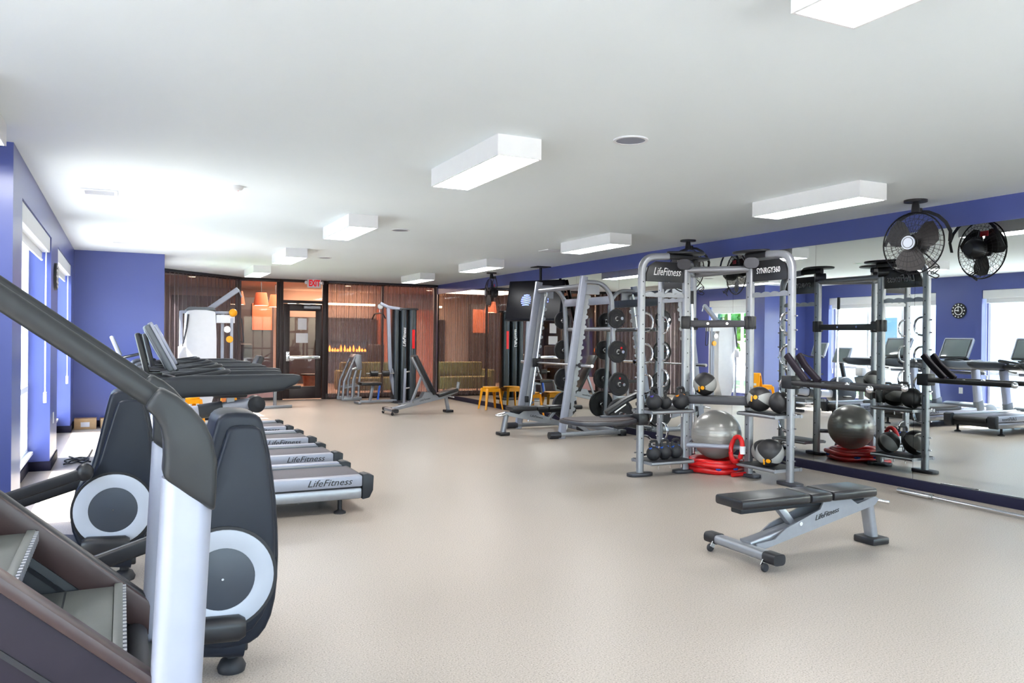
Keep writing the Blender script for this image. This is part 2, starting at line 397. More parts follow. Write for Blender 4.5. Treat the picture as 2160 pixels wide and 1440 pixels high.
# glass front at the far end
def pane_front(name, p, q, parts, frame='frame_dark'):
    p = V((*p, 0)); q = V((*q, 0)); d = (q - p); L = d.length; rz = math.atan2(d.y, d.x)
    return p, rz, L
def store(name, p, q, n, low=.12):
    p, rz, L = pane_front(name, p, q, n)
    m = MB().box(0, L, -.04, .04, 0, low).box(0, L, -.04, .04, H - .07, H).box(0, .06, -.04, .04, low, H - .07).box(L - .06, L, -.04, .04, low, H - .07)
    root = struct(name, m, 'frame_dark', None, .003, loc=p, rz=rz); wd = (L - .12) / n
    for i in range(n):
        struct('pane', MB().box(.06 + i * wd + .02, .06 + (i + 1) * wd - .02, -.006, .006, low, H - .07), 'store_glass', root)
        if i: struct('mullion', MB().box(.06 + i * wd - .025, .06 + i * wd + .025, -.03, .03, low, H - .07), 'frame_dark', root, .003)
    return root
store('window_4', (.62, 16.98), (2.3, 18.52), 1)
s5 = store('window_5', (2.3, 18.54), (3.19, 18.54), 1, .06)
store('window_6', (4.24, 18.56), (6.98, 18.56), 2)
struct('panel', MB().box(.06, .83, -.02, .02, .06, .42), 'pink_panel', s5, .004)
dr = struct('door_1', MB().box(3.19, 3.27, 18.49, 18.59, 0, H).box(4.16, 4.24, 18.49, 18.59, 0, H).box(3.27, 4.16, 18.49, 18.59, 2.2, 2.27).box(3.27, 4.16, 18.49, 18.59, H - .06, H), 'frame_dark', None, .004)
struct('transom_pane', MB().box(3.27, 4.16, 18.534, 18.546, 2.27, H - .06), 'store_glass', dr)
lf = struct('door_leaf', MB().box(3.28, 3.42, 18.515, 18.565, .02, 2.19).box(4.01, 4.15, 18.515, 18.565, .02, 2.19).box(3.42, 4.01, 18.515, 18.565, .02, .3).box(3.42, 4.01, 18.515, 18.565, 2.03, 2.19), 'frame_dark', dr, .004)
struct('door_pane', MB().box(3.42, 4.01, 18.536, 18.544, .3, 2.03), 'store_glass', lf)
struct('push_bar', MB().box(3.36, 4.1, 18.44, 18.475, .93, 1.0).box(3.33, 3.41, 18.435, 18.515, .88, 1.1).box(4.06, 4.1, 18.475, 18.515, .93, 1.0), 'chrome', lf, .004)
struct('door_closer', MB().box(3.72, 4.1, 18.45, 18.515, 2.08, 2.15).beam((3.55, 18.46, 2.19), (3.86, 18.42, 2.17), .03, .015), 'silver', lf, .004)
MB().box(3.6, 3.8, 18.509, 18.513, 1.6, 1.86).build('paper_notice', 'paper', label='upper white paper notice taped to the glass door', cat='notice', group='notices on the door')
MB().box(3.56, 3.83, 18.509, 18.513, 1.3, 1.52).build('paper_notice', 'paper', label='lower white paper notice taped to the glass door', cat='notice', group='notices on the door')
def curtain(p, q, folds, label, amp=.035):
    p = V((*p, 0)); q = V((*q, 0)); d = q - p; L = d.length; rz = math.atan2(d.y, d.x); n = folds * 8; vs = []; fs = []
    t = thing('curtain', label, 'curtain', p, rz, 'sheer curtains on the glass front')
    for i in range(n + 1):
        x = L * i / n; ph = 2 * math.pi * i / 8
        for j, z in enumerate((.03, 1.3, H - .06)):
            vs.append((x + .012 * math.sin(ph * .37 + j), amp * math.sin(ph) * (1.05 - .08 * j) + .008 * math.sin(ph * .23), z))
    for i in range(n):
        for j in range(2): fs.append((i * 3 + j, i * 3 + 3 + j, i * 3 + 4 + j, i * 3 + 1 + j))
    MB().add(vs, fs).build('fabric', 'sheer', t, angle=180)
    MB().box(0, L, -.025, .025, H - .05, H - .002).build('track', 'dark_metal', t, .003)
curtain((.66, 16.86), (2.33, 18.4), 20, 'sheer grey pleated curtain left of the door behind white cable tower')
curtain((4.27, 18.42), (6.96, 18.42), 28, 'sheer brownish pleated curtain right of the door')

# ceiling lights: two full rows and one short row on the left
def lamp():
    t = thing('ceiling_light', 'x', 'ceiling light', (0, 0, H), group='box ceiling lights'); D = .137; W = .158; L = .61
    m = MB().box(-W, W, -L, -L + .012, -D, 0).box(-W, W, L - .012, L, -D, 0).box(-W, -W + .012, -L + .012, L - .012, -D, 0).box(W - .012, W, -L + .012, L - .012, -D, 0).box(-W + .012, W - .012, -L + .012, L - .012, -.02, 0)
    m.build('housing', 'lamp_body', t)
    MB().box(-W + .012, W - .012, -L + .012, L - .012, -D + .003, -D + .009).build('diffuser', 'diffuser', t)
    return t
rows = [('middle row', 2.30, [(1.52, 'cut by the top photo edge'), (5.22, 'largest fully in view'), (8.94, 'second from the camera'), (12.57, 'third from the camera'), (15.81, 'farthest, near the exit door')]),
        ('mirror side row', 5.49, [(1.49, 'beyond the right photo edge'), (5.15, 'nearest the near ceiling fan'), (8.81, 'above the training frame'), (12.47, 'above the weight machine'), (15.71, 'farthest, by the right curtain')]),
        ('window side row', -.82, [(1.52, 'beside the camera'), (5.26, 'cut by the left photo edge')])]
L0 = None
for rn, x, ys in rows:
    for y, d in ys:
        lb = 'white box ceiling light in the %s, %s' % (rn, d)
        if L0 is None: L0 = lamp(); L0.location = (x, y, H); L0['label'] = lb
        else: dup(L0, (x, y, H), label=lb)
for x, y, d in ((2.98, 4.35, 'large in the foreground right of the nearest light'), (3.02, 9.29, 'in the middle of the ceiling'), (2.98, 13.13, 'small and far, near the exit sign')):
    t = thing('ceiling_speaker', 'round white recessed ceiling speaker ' + d, 'speaker', (x, y, H), group='ceiling speakers')
    MB().ring(.115, .095, 'z', -.008, 0).build('rim', 'white_paint', t); MB().lathe([(.095, -.001), (.095, -.005), (.0, -.006)]).build('grille', 'silver_pale', t)
t = thing('smoke_detector', 'small white smoke detector on the ceiling over the treadmills', 'smoke detector', (.87, 7.33, H))
MB().lathe([(.075, 0), (.075, -.012), (.06, -.03), (.03, -.036), (0, -.036)]).build('body', 'white_paint', t); MB().cyl((.03, 0, -.037), (.03, 0, -.032), .006, n=8).build('led', 'red_mark', t)
for x, y, d in ((-.2, 8.21, 'near the first window'), (-.01, 12.46, 'by the blue end wall'), (5.67, 10.27, 'beside the mirror side lights')):
    t = thing('ceiling_vent', 'white louvred square ceiling air vent ' + d, 'vent', (x, y, H), group='ceiling vents')
    MB().box(-.15, .15, -.15, -.12, -.012, 0).box(-.15, .15, .12, .15, -.012, 0).box(-.15, -.12, -.12, .12, -.012, 0).box(.12, .15, -.12, .12, -.012, 0).build('frame', 'white_paint', t, .002)
    MB().box(-.12, .12, -.12, .12, -.002, 0).build('backing', 'grey_plastic', t)
    sl = MB().box(-.12, .12, -.009, .009, -.011, -.003).mesh('slat', 'white_paint')
    for i in range(6): link('slat', sl, t, loc=(0, -.1 + i * .04, 0))
t = thing('exit_sign', 'white exit sign with red letters on the ceiling before the glass door', 'exit sign', (3.86, 18.05, H))
MB().box(-.15, .15, -.03, .03, -.2, -.012).build('housing', 'white_paint', t, .006); MB().cyl((0, 0, -.012), (0, 0, 0), .05, n=16).build('canopy', 'white_paint', t)
lettering('EXIT', .19, 'exit_red', t, face_mtx((0, -.032, -.106), (1, 0, 0), (0, 0, 1)), width=.25, bold=.008)
for s in (-1, 1):
    h = MB().cyl((s * .15, -.02, -.09), (s * .19, -.05, -.09), .03, .04, n=12).build('emergency_lamp', 'lamp_body', t)

# the lobby beyond the glass
struct('floor_lobby', MB().box(-.5, 11.5, 18.62, 25.2, -.12, 0), 'lobby_floor')
struct('ceiling_lobby', MB().box(-.5, 11.5, 18.62, 25.2, H + .12, H + .25), 'lobby_beige')
struct('wall_lobby', MB().box(-.5, 11.5, 25.0, 25.2, 0, H + .12), 'lobby_beige')
struct('wall_lobby_left', MB().box(-.5, .5, 17.2, 25.0, 0, H + .12), 'lobby_dark')
struct('wall_lobby_right', MB().box(11.3, 11.5, 18.62, 25.0, 0, H + .12), 'lobby_orange')
MB().box(4.3, 7.3, 24.82, 25.0, 0, 2.05).build('tiled_wall_panel', 'lobby_dark', label='dark brown tiled panel on the lobby back wall behind the door', cat='wall panel', bevel=.01)
MB().box(7.35, 10.2, 24.3, 25.0, 0, 2.35).build('orange_partition', 'lobby_orange', label='orange partition in the lobby behind the right curtain', cat='partition', bevel=.01)
MB().box(1.2, 3.9, 23.6, 23.8, 0, 2.55).build('dark_partition', 'lobby_dark', label='dark brown partition in the lobby left of the door', cat='partition', bevel=.01)
MB().box(3.3, 3.85, 23.54, 23.6, 1.62, 2.38).build('orange_banner', 'lobby_orange', label='bright orange square board hanging in the lobby left of the door', cat='board', bevel=.01)
fp = thing('fireplace', 'long lit fireplace in the lobby behind the right curtain', 'fireplace', (6.2, 24.69, .95))
MB().box(-.85, .85, -.05, .12, 0, .04).box(-.85, .85, -.05, .12, .36, .4).box(-.85, -.8, -.05, .12, .04, .36).box(.8, .85, -.05, .12, .04, .36).box(-.8, .8, .08, .12, .04, .36).build('surround', 'black_plastic', fp)
for i in range(16):
    x = -.72 + i * .095 + random.uniform(-.02, .02); h = random.uniform(.08, .24)
    MB().lathe([(.028, 0), (.04, h * .3), (.022, h * .7), (0, h)], (x, 0, .04), n=8).build('flame', 'flame', fp)
for x, y, d in ((2.6, 21.2, 'left'), (3.25, 21.6, 'middle'), (3.75, 22.4, 'right')):
    t = thing('pendant_lamp', 'orange drum pendant lamp in the lobby, %s of three' % d, 'pendant lamp', (x, y, H + .12), group='lobby pendant lamps')
    MB().cyl((0, 0, -.28), (0, 0, 0), .012, n=8).build('rod', 'dark_metal', t)
    MB().lathe([(.14, -.28), (.2, -.62), (.19, -.62), (.13, -.28)], n=20).build('shade', 'lobby_orange', t); MB().lathe([(.185, -.615), (.0, -.62)], n=16).build('bulb', 'warm_light', t)
for i, (x, y, d) in enumerate(((1.5, 20.6, 'left of the door'), (4.05, 20.4, 'above the door'), (5.6, 21.8, 'over the middle of the right curtain'), (6.9, 20.6, 'by the mirror corner'), (3.1, 20.1, 'over the side glass'), (8.2, 22.4, 'over the orange partition'), (1.0, 18.9, 'behind the left curtain'))):
    t = thing('lobby_downlight', 'small warm ceiling downlight in the lobby ' + d, 'downlight', (x, y, H + .12), group='lobby downlights')
    MB().ring(.11, .09, 'z', -.01, 0, n=20).build('rim', 'white_paint', t); MB().lathe([(.09, -.004), (0, -.006)], n=16).build('lens', 'warm_light', t)
MB().box(4.5, 7.2, 24.62, 24.72, 2.44, 2.5).build('cove_light', 'warm_light', label='warm strip of cove lighting on the lobby back wall', cat='cove light')
ll = bpy.data.lights.new('lobby_glow', 'AREA'); ll.energy = 130; ll.size = 4; ll.size_y = 3; ll.shape = 'RECTANGLE'; ll.color = (1, .72, .55)
lo = bpy.data.objects.new('lobby_glow', ll); C.objects.link(lo); lo.location = (5.0, 21.8, H + .1)
t = thing('lobby_sofa', 'low olive yellow sofa in the lobby behind the right curtain', 'sofa', (5.75, 19.9, 0))
MB().box(-.75, .75, -.35, .35, .1, .42).build('seat', 'olive', t, .04); MB().box(-.75, .75, .25, .42, .42, .8).build('backrest', 'olive', t, .05)
for s in (-1, 1): MB().box(s * .8 - .08, s * .8 + .08, -.35, .42, .1, .6).build('armrest', 'olive', t, .04)
for a in (-1, 1):
    for b in (-1, 1): MB().cyl((a * .6, b * .28, 0), (a * .6, b * .28, .1), .02, n=8).build('leg', 'dark_metal', t)
t = thing('lobby_table', 'round copper drum side table in the lobby behind the door glass', 'side table', (4.15, 19.7, 0))
MB().lathe([(.2, 0), (.17, .25), (.2, .5), (.0, .5)], n=20).build('drum', 'copper', t); MB().lathe([(.24, .5), (.24, .53), (0, .53)], n=20).build('top', 'lobby_dark', t)
for i, (x, y, rz, d) in enumerate(((2.75, 20.2, .4, 'left of the door'), (6.4, 21.4, 2.4, 'behind the right curtain'))):
    t = thing('lobby_chair', 'dark brown high back lobby chair ' + d, 'chair', (x, y, 0), rz, 'lobby chairs')
    MB().box(-.24, .24, -.24, .24, .62, .7).build('seat', 'lobby_dark', t, .02); MB().box(-.24, .24, .2, .27, .7, 1.25).build('backrest', 'lobby_dark', t, .03)
    for a in (-1, 1):
        for b in (-1, 1): MB().beam((a * .24, b * .24, 0), (a * .2, b * .2, .62), .03, .03).build('leg', 'dark_metal', t)

# outdoors beyond the windows
struct('ground', MB().box(-40, -3.0, -25, 45, -.3, -.15).box(-3.0, 25, -25, -3.2, -.3, -.15).box(-3.0, -1.0, 6.65, 45, -.3, -.15).box(-1.0, .35, 14.2, 45, -.3, -.15), 'pavement')
MB().box(-8.5, -1.4, 14.6, 40, -.149, -.148).build('lawn', 'grass', label='green lawn outside the recessed window', cat='lawn', kind='stuff')
t = thing('white_building', 'white rendered building across from the windows', 'building', (-14, 16, -.15))
MB().box(-4, 0, -16, 12, 0, 9).build('wall', 'outdoor_white', t); MB().box(-4.1, .15, -16.1, 12.1, 9, 9.3).build('parapet', 'outdoor_white', t)
for z in (1.0, 4.2):
    for y in (-14.5, -11, -7.5, -4, -.5, 3, 6.5, 10):
        o = MB().box(-.05, .03, y - .7, y + .7, z, z + 1.7).build('window', 'white_frame', t, .01)
        MB().box(.031, .045, y - .6, y + .6, z + .1, z + 1.6).build('pane', 'outdoor_glass', o)
def tree(x, y, h, label):
    t = thing('tree', label, 'tree', (x, y, -.148), group='trees outside')
    MB().cyl((0, 0, 0), (0, 0, h * .55), .12, .07, n=8).build('trunk', 'bark', t)
    bm = MB()
    for i in range(420):
        p = V((random.gauss(0, 1), random.gauss(0, 1), random.gauss(0, .9))); p = p.normalized() * (random.random() ** .4) * h * .34
        a = V((random.uniform(-1, 1), random.uniform(-1, 1), random.uniform(-1, 1))).normalized(); b = a.orthogonal().normalized(); s = h * .05; c = p + V((0, 0, h * .68))
        bm.add([c - a * s, c - b * s * .6, c + a * s, c + b * s * .6, c + a.cross(b) * s * .2], [(0, 1, 4), (1, 2, 4), (2, 3, 4), (3, 0, 4)])
    bm.build('foliage', 'leaf', t)
tree(-6.2, 21.8, 4.6, 'leafy green tree nearest the recessed window'); tree(-9.5, 26.5, 5.5, 'taller leafy tree far out on the lawn'); tree(-3.6, 20.2, 3.6, 'small leafy tree just beyond the recessed window')
# ------------------------------------------------------------ stair climber in the left foreground
def stair_climber():
    t = thing('stair_climber', 'dark stair climbing machine with silver posts cut by the left edge', 'stair climber', (0, 2.35, 0)); W = .33
    sl = (.64 - .91) / .30
    def zl(x): return .91 + sl * (x + .23)
    for s in (-1, 1):
        y0, y1 = (s * W - .02, s * W + .02)
        dz = 0 if s < 0 else -.02
        pan = MB().prism([(-1.35, .06), (.10, .06), (.15, .12), (.15, zl(.15)), (-.75, zl(-.75)), (-1.2, 1.5), (-1.35, 1.45)], 'y', y0, y1)
        po = pan.build('side_panel', 'maroon' if s < 0 else 'black_plastic', t, .008)
        MB().beam((-.78, s * W, zl(-.78) - (.045 if s > 0 else .012) + dz), (.14, s * W, zl(.14) - (.045 if s > 0 else .012) + dz), .062, .085 if s > 0 else .03).build('panel_cap', 'cap_brown', po, .01)
        MB().beam((-.75, s * W - .022, zl(-.75) - .16), (.14, s * W - .022, zl(.14) - .16), .006, .012).build('seam_strip', 'black_plastic', po)
        y = s * W * 1.03
        MB().sweep([(.092, y, .03), (.14, y, 1.1)], rrect(.09, .112, .035, 4), (1, 0, 0)).build('post', 'silver_pale', t)
        pol = [(.044, 1.268), (.076, 1.314), (.115, 1.291), (.146, 1.264), (.172, 1.232), (.19, 1.192), (.2, 1.14), (.2, 1.08), (.196, 1.02), (.14, 1.062), (.084, 1.108), (.087, 1.15), (.086, 1.19), (.08, 1.22), (.066, 1.247)]
        MB().prism(pol, 'y', y - .055, y + .055).build('elbow', 'rail_dark', t, .014, 3, 60)
        MB().sweep([(.085, y, 1.272), (-.8, y, 1.925)], rrect(.046, .05, .02, 4), (0, 0, 1)).build('handrail', 'rail_dark', t)
    nosing = MB().box(-.012, .012, -.295, .295, -.022, .012).mesh('nosing', 'step_grey', .004)
    rib = MB().box(-.006, .010, -.008, .008, -.024, .004).mesh('rib', 'silver')
    for i, (x, z) in enumerate(((-.23, .86), (-.005, .68), (.1, .5), (-.46, 1.04))):
        so = MB().box(x - .26, x - .012, -.295, .295, z - .03, z + .004).build('step', 'step_grey', t, .004)
        MB().prism([(x - .02, z - .022), (x, z - .022), (x - .03, z - .2), (x - .05, z - .2)], 'y', -.29, .29).build('riser', 'charcoal', so)
        link('nosing', nosing, so, loc=(x, 0, z))
        for j in range(20): link('rib', rib, so, loc=(x + .01, -.27 + j * .0284, z + .006))
        MB().box(x - .14, x - .135, -.28, .28, z + .004, z + .0055).build('groove', 'charcoal', so)
    MB().cyl((.04, -.29, .53), (.04, .29, .53), .035, n=16).build('roller', 'rubber', t)
    MB().box(-1.3, .12, -.28, .28, .03, .1).build('base', 'black_plastic', t, .01)
    for a in (-1.15, .04):
        for b in (-.24, .24): MB().cyl((a, b, 0), (a, b, .03), .04, n=12).build('foot', 'rubber', t)
    m = MB().beam((-1.1, 0, 1.2), (-1.25, 0, 1.85), .3, .06); m.build('mast', 'charcoal', t, .02)
    MB().beam((-1.16, 0, 1.72), (-1.3, 0, 2.02), .52, .06).build('console', 'black_plastic', t, .02)
    return t
stair_climber()

# ------------------------------------------------------------ elliptical trainers
OUT = [(-.03, 1.06), (-.015, 1.1), (.03, 1.118), (.13, 1.11), (.158, 1.085), (.172, 1.03), (.2, .9), (.226, .68), (.232, .45), (.215, .28), (.17, .18), (.1, .14), (-.03, .14), (-.13, .19), (-.2, .3), (-.218, .42), (-.2, .53), (-.12, .66), (-.085, .8)]
INN = [(.01, 1.03), (.025, 1.065), (.125, 1.065), (.148, 1.045), (.16, 1.0), (.182, .9), (.203, .68), (.208, .45), (.18, .3), (.1, .2), (-.06, .2), (-.16, .3), (-.195, .45), (-.165, .57), (-.085, .68), (-.04, .85)]
def elliptical():
    t = thing('elliptical_trainer', 'x', 'elliptical trainer', group='elliptical trainers')
    MB().prism(smoothpoly(OUT, 1), 'y', -.155, .155).build('shroud', 'shroud', t, .022, 3)
    for s in (-1, 1):
        a, b = sorted((s * .15, s * .205))
        cv = MB().prism(smoothpoly(INN, 1), 'y', a, b).build('side_cover', 'shroud', t, .018, 3)
        a, b = sorted((s * .2, s * .216)); MB().ring(.2, .125, 'y', a, b, (0, .45), 48).build('pale_ring', 'pale_disc', cv, .003)
        a, b = sorted((s * .2, s * .212)); MB().prism([(.126 * math.cos(i * math.pi / 20), .45 + .126 * math.sin(i * math.pi / 20)) for i in range(40)], 'y', a, b).build('crank_disc', 'disc_dark', cv, .002)
        MB().cyl((0, s * .205, .45), (0, s * .216, .45), .005, n=8).build('bolt', 'steel', cv)
        MB().ring(.213, .2, 'y', *sorted((s * .196, s * .213)), (0, .45), 48).build('rim', 'black_plastic', cv)
        # link arm, pedal rail and pedal
        z0 = .68 if s < 0 else .55
        ar = MB().sweep([(-.13, s * .27, z0), (-.55, s * .27, z0 - .13), (-1.2, s * .27, z0 - .30)], rrect(.035, .06, .012), (0, 0, 1)).build('link_arm', 'black_plastic', t)
        MB().sphere((-.14, s * .27, z0), .05, 14, 8, (.9, .6, 1)).build('link_joint', 'black_plastic', ar)
        MB().box(-.95, -.6, s * .27 - .08, s * .27 + .08, z0 - .2, z0 - .13).build('pedal', 'rubber', ar, .02)
        MB().sweep([(-1.35, s * .34, .45), (-1.32, s * .34, 1.05), (-1.2, s * .33, 1.5), (-1.05, s * .31, 1.62)], circ(.02, 10), (0, 1, 0)).build('moving_handle', 'charcoal', t)
        MB().sweep([(.085, s * .235, .255), (.06, s * .235, .255), (-.13, s * .235, .265), (-.155, s * .235, .266)], rrect(.09, .1, .035, 4), (0, 0, 1), False, [.7, 1, 1, .7]).build('pivot_pad', 'black_plastic', t)
    MB().sweep([(.1, 0, .15), (-.3, 0, .21), (-1.5, 0, .21)], rrect(.3, .12, .03), (0, 0, 1)).build('base_rail', 'shroud', t, .0)
    MB().beam((.0, 0, .12), (.12, 0, .12), .16, .05).build('rear_foot_mount', 'black_plastic', t, .01)
    MB().beam((-1.45, -.34, .1), (-1.45, .34, .1), .1, .08).build('front_stabiliser', 'black_plastic', t, .02)
    for x, y in ((.06, -.02), (-1.45, -.3), (-1.45, .3)):
        MB().lathe([(.055, 0), (.06, .02), (.045, .05), (.025, .06), (.025, .1), (0, .1)], (x, y, 0), n=16).build('foot', 'rubber', t)
    MB().sweep([(-1.4, 0, .2), (-1.36, 0, .8), (-1.28, 0, 1.3)], rrect(.14, .1, .03), (0, 1, 0)).build('mast', 'silver_pale', t)
    MB().beam((-1.3, 0, 1.28), (-1.42, 0, 1.6), .48, .07).build('console', 'charcoal', t, .02)
    MB().beam((-1.268, 0, 1.36), (-1.36, 0, 1.58), .38, .006).build('screen', 'screen_off', t)
    return t
E1 = elliptical(); E1.location = (.37, 3.6, 0); E1['label'] = 'nearer elliptical trainer with dark tower and pale round disc, behind the stair climber post'
dup(E1, (-.04, 5.2, 0), label='farther elliptical trainer with pale ringed disc, beside the windows at left')

# ------------------------------------------------------------ treadmills
def treadmill():
    t = thing('treadmill', 'x', 'treadmill', group='row of treadmills facing the windows')
    MB().box(-1.78, -.05, -.33, .33, .13, .262).build('deck', 'black_plastic', t)
    MB().box(-1.76, -.03, -.26, .26, .262, .281).build('belt', 'belt', t, .008)
    MB().cyl((-.035, -.27, .24), (-.035, .27, .24), .042, n=16).build('rear_roller', 'black_plastic', t)
    for s in (-1, 1):
        y0, y1 = sorted((s * .335, s * .425)); ra = MB().box(-1.8, -.07, y0, y1, .215, .305).build('side_rail', 'silver_pale', t, .012)
        y0, y1 = sorted((s * .33, s * .42)); MB().box(-1.8, -.07, y0, y1, .115, .208).build('lower_skirt', 'silver', t, .02)
        y0, y1 = sorted((s * .262, s * .336)); MB().box(-1.76, -.07, y0, y1, .264, .292).build('foot_rail', 'grey_plastic', t, .004)
        y0, y1 = sorted((s * .30, s * .428)); MB().prism([(-.07, .11), (-.01, .12), (.02, .18), (.025, .30), (-.03, .318), (-.07, .312)], 'y', y0, y1).build('end_cap', 'charcoal', t, .008)
        MB().lathe([(.05, 0), (.05, .012), (.018, .03), (.018, .13), (0, .13)], (-.24, s * .36, 0), n=14).build('foot', 'rubber', t)
        MB().lathe([(.05, 0), (.05, .012), (.018, .03), (.018, .13), (0, .13)], (-1.7, s * .36, 0), n=14).build('foot', 'rubber', t)
        if s < 0: lettering('LifeFitness', .075, 'black_text', ra, face_mtx((-.34, -.4265, .262), (1, 0, 0), (0, 0, 1)), shear=.35, width=.36)
        else: lettering('LifeFitness', .075, 'black_text', ra, face_mtx((-.34, .4265, .262), (-1, 0, 0), (0, 0, 1)), shear=.35, width=.36)
        MB().sweep([(-1.62, s * .40, .28), (-1.5, s * .41, .98)], rrect(.09, .17, .035, 4), (1, 0, 0)).build('upright', 'silver_pale', t)
        MB().sweep([(-1.64, s * .40, .25), (-1.60, s * .40, .42)], rrect(.1, .2, .04, 4), (1, 0, 0)).build('upright_boot', 'grey_plastic', t)
        pts = [(-1.78, s * .36, .98), (-1.62, s * .41, 1.03), (-1.4, s * .42, 1.055), (-1.0, s * .42, 1.06), (-.72, s * .42, 1.075), (-.62, s * .42, 1.1), (-.58, s * .42, 1.115)]
        am = MB().sweep(pts, rrect(.085, .165, .04, 4), (0, 0, 1), False, [(.8, .8), (1, 1), (1, 1), (.95, .95), (.9, .8), (.8, .5), (.6, .2)]).build('arm', 'charcoal', t)
        MB().sweep(fillet([(-1.45, s * .3, 1.1), (-1.2, s * .3, 1.14), (-1.08, s * .22, 1.16), (-1.1, s * .1, 1.14), (-1.35, s * .06, 1.1)], .06, 4), circ(.018, 10), (0, 0, 1)).build('grip_bar', 'charcoal', t)
        MB().cyl((-1.62, s * .18, 1.1), (-1.62, s * .18, 1.15), .05, .055, n=16).build('cup_holder', 'black_plastic', t)
    MB().prism(smoothpoly([(-1.75, .10), (-2.12, .08), (-2.16, .2), (-2.08, .34), (-1.85, .37), (-1.74, .31)], 2), 'y', -.41, .41).build('motor_hood', 'grey_plastic', t, .02)
    MB().prism(smoothpoly([(-1.86, .93), (-1.42, .98), (-1.36, 1.06), (-1.5, 1.12), (-1.78, 1.16), (-1.88, 1.06)], 2), 'y', -.36, .36).build('dashboard', 'black_plastic', t, .02)
    co = MB().beam((-1.50, 0, 1.16), (-1.68, 0, 1.51), .55, .05, (1, 0, .5)).build('console', 'grey_plastic', t, .02, 3)
    for s in (-1, 1): MB().beam((-1.476, s * .27, 1.175), (-1.652, s * .27, 1.522), .022, .022, (1, 0, .5)).build('bezel_side', 'silver_pale', co, .006)
    MB().beam((-1.64, 0, 1.505), (-1.655, 0, 1.53), .55, .022, (1, 0, .5)).build('bezel_top', 'silver_pale', co, .006)
    MB().beam((-1.475, 0, 1.195), (-1.632, 0, 1.50), .48, .012, (1, 0, .5)).build('screen', 'screen_off', co, .004)
    MB().beam((-1.46, 0, 1.165), (-1.472, 0, 1.19), .5, .02, (1, 0, .5)).build('key_strip', 'charcoal', co, .004)
    MB().beam((-1.66, 0, 1.1), (-1.74, 0, 1.45), .3, .04, (1, 0, .5)).build('console_back', 'black_plastic', co, .015)
    MB().beam((-1.86, -.36, .9), (-1.86, .36, .9), .06, .06).build('front_crossbar', 'silver', t, .015)
    return t
T1 = treadmill(); T1.location = (1.84, 6.79, 0); T1['label'] = 'treadmill nearest the camera, its long dark arm largest in view'
for i, (x, y, d) in enumerate(((1.92, 8.12, 'second treadmill from the camera'), (1.95, 9.42, 'third treadmill from the camera'), (1.93, 10.66, 'farthest treadmill, next to the exercise bikes'))): dup(T1, (x, y, 0), label=d + ', dark arms and silver deck rails')

# ------------------------------------------------------------ bikes and small things at the left end
t = thing('recumbent_bike', 'recumbent exercise bike with reclined seat behind the treadmills', 'exercise bike', (.95, 12.05, 0))
MB().sweep([(-.75, 0, .34), (.1, 0, .37), (.72, 0, .46)], rrect(.14, .16, .05, 4), (0, 0, 1)).build('frame', 'silver_pale', t)
MB().sweep([(.02, 0, .36), (.34, 0, .405)], rrect(.17, .2, .06, 4), (0, 0, 1)).build('frame_sleeve', 'charcoal', t)
MB().prism(smoothpoly([(-.95, .15), (-.3, .15), (-.35, .6), (-.7, .75), (-.98, .5)], 2), 'y', -.13, .13).build('housing', 'shroud', t, .03)
MB().lathe([(.05, -.14), (.12, -.11), (.125, .11), (.05, .14), (0, .14)], (.8, 0, .45), 'y', 24).build('rear_cap', 'charcoal', t)
MB().box(.2, .66, -.22, .22, .56, .64).build('seat', 'vinyl', t, .03); MB().beam((.62, 0, .62), (.86, 0, 1.15), .42, .08, (1, 0, 0)).build('backrest', 'vinyl', t, .03)
MB().beam((.45, 0, .42), (.45, 0, .57), .1, .1).build('seat_post', 'silver', t)
for s in (-1, 1):
    MB().tube(fillet([(.45, s * .24, .6), (.4, s * .28, .8), (.2, s * .28, .78)], .06), .016).build('side_grip', 'charcoal', t)
    MB().box(-.68, -.52, s * .2 - .05, s * .2 + .05, .38 + s * .1, .41 + s * .1).build('pedal', 'rubber', t, .01)
    MB().beam((s * .75 + .0, -.3, .05), (s * .75, .3, .05), .08, .06).build('stabiliser', 'charcoal', t, .01)
MB().beam((-.75, 0, .62), (-.62, 0, 1.08), .08, .06, (1, 0, 0)).build('mast', 'charcoal', t, .01); MB().beam((-.6, 0, 1.0), (-.74, 0, 1.32), .42, .05, (1, 0, .5)).build('console', 'silver_pale', t, .02); MB().beam((-.575, 0, 1.03), (-.70, 0, 1.3), .34, .01, (1, 0, .5)).build('screen', 'screen_off', t)
MB().beam((.72, 0, .05), (.72, 0, .42), .08, .08).build('foot_post', 'charcoal', t); MB().beam((-.75, 0, .05), (-.75, 0, .3), .1, .1).build('foot_post', 'charcoal', t)
t = thing('upright_bike', 'upright exercise bike beside the blue end wall', 'exercise bike', (.25, 13.0, 0))
MB().prism(smoothpoly([(-.3, .12), (.2, .12), (.25, .4), (.0, .62), (-.25, .6)], 2), 'y', -.12, .12).build('housing', 'shroud', t, .03)
MB().beam((.12, 0, .5), (.22, 0, .86), .06, .06, (1, 0, 0)).build('seat_post', 'silver', t); MB().prism(smoothpoly([(.06, -.05), (.36, -.13), (.36, .13), (.06, .05)], 2), 'z', .86, .94).build('saddle', 'vinyl', t, .02)
MB().beam((-.15, 0, .55), (-.32, 0, 1.15), .09, .07, (1, 0, 0)).build('mast', 'charcoal', t, .01); MB().beam((-.28, 0, 1.12), (-.4, 0, 1.42), .4, .05, (1, 0, .5)).build('console', 'silver_pale', t, .02); MB().beam((-.255, 0, 1.15), (-.365, 0, 1.40), .32, .01, (1, 0, .5)).build('screen', 'screen_off', t)
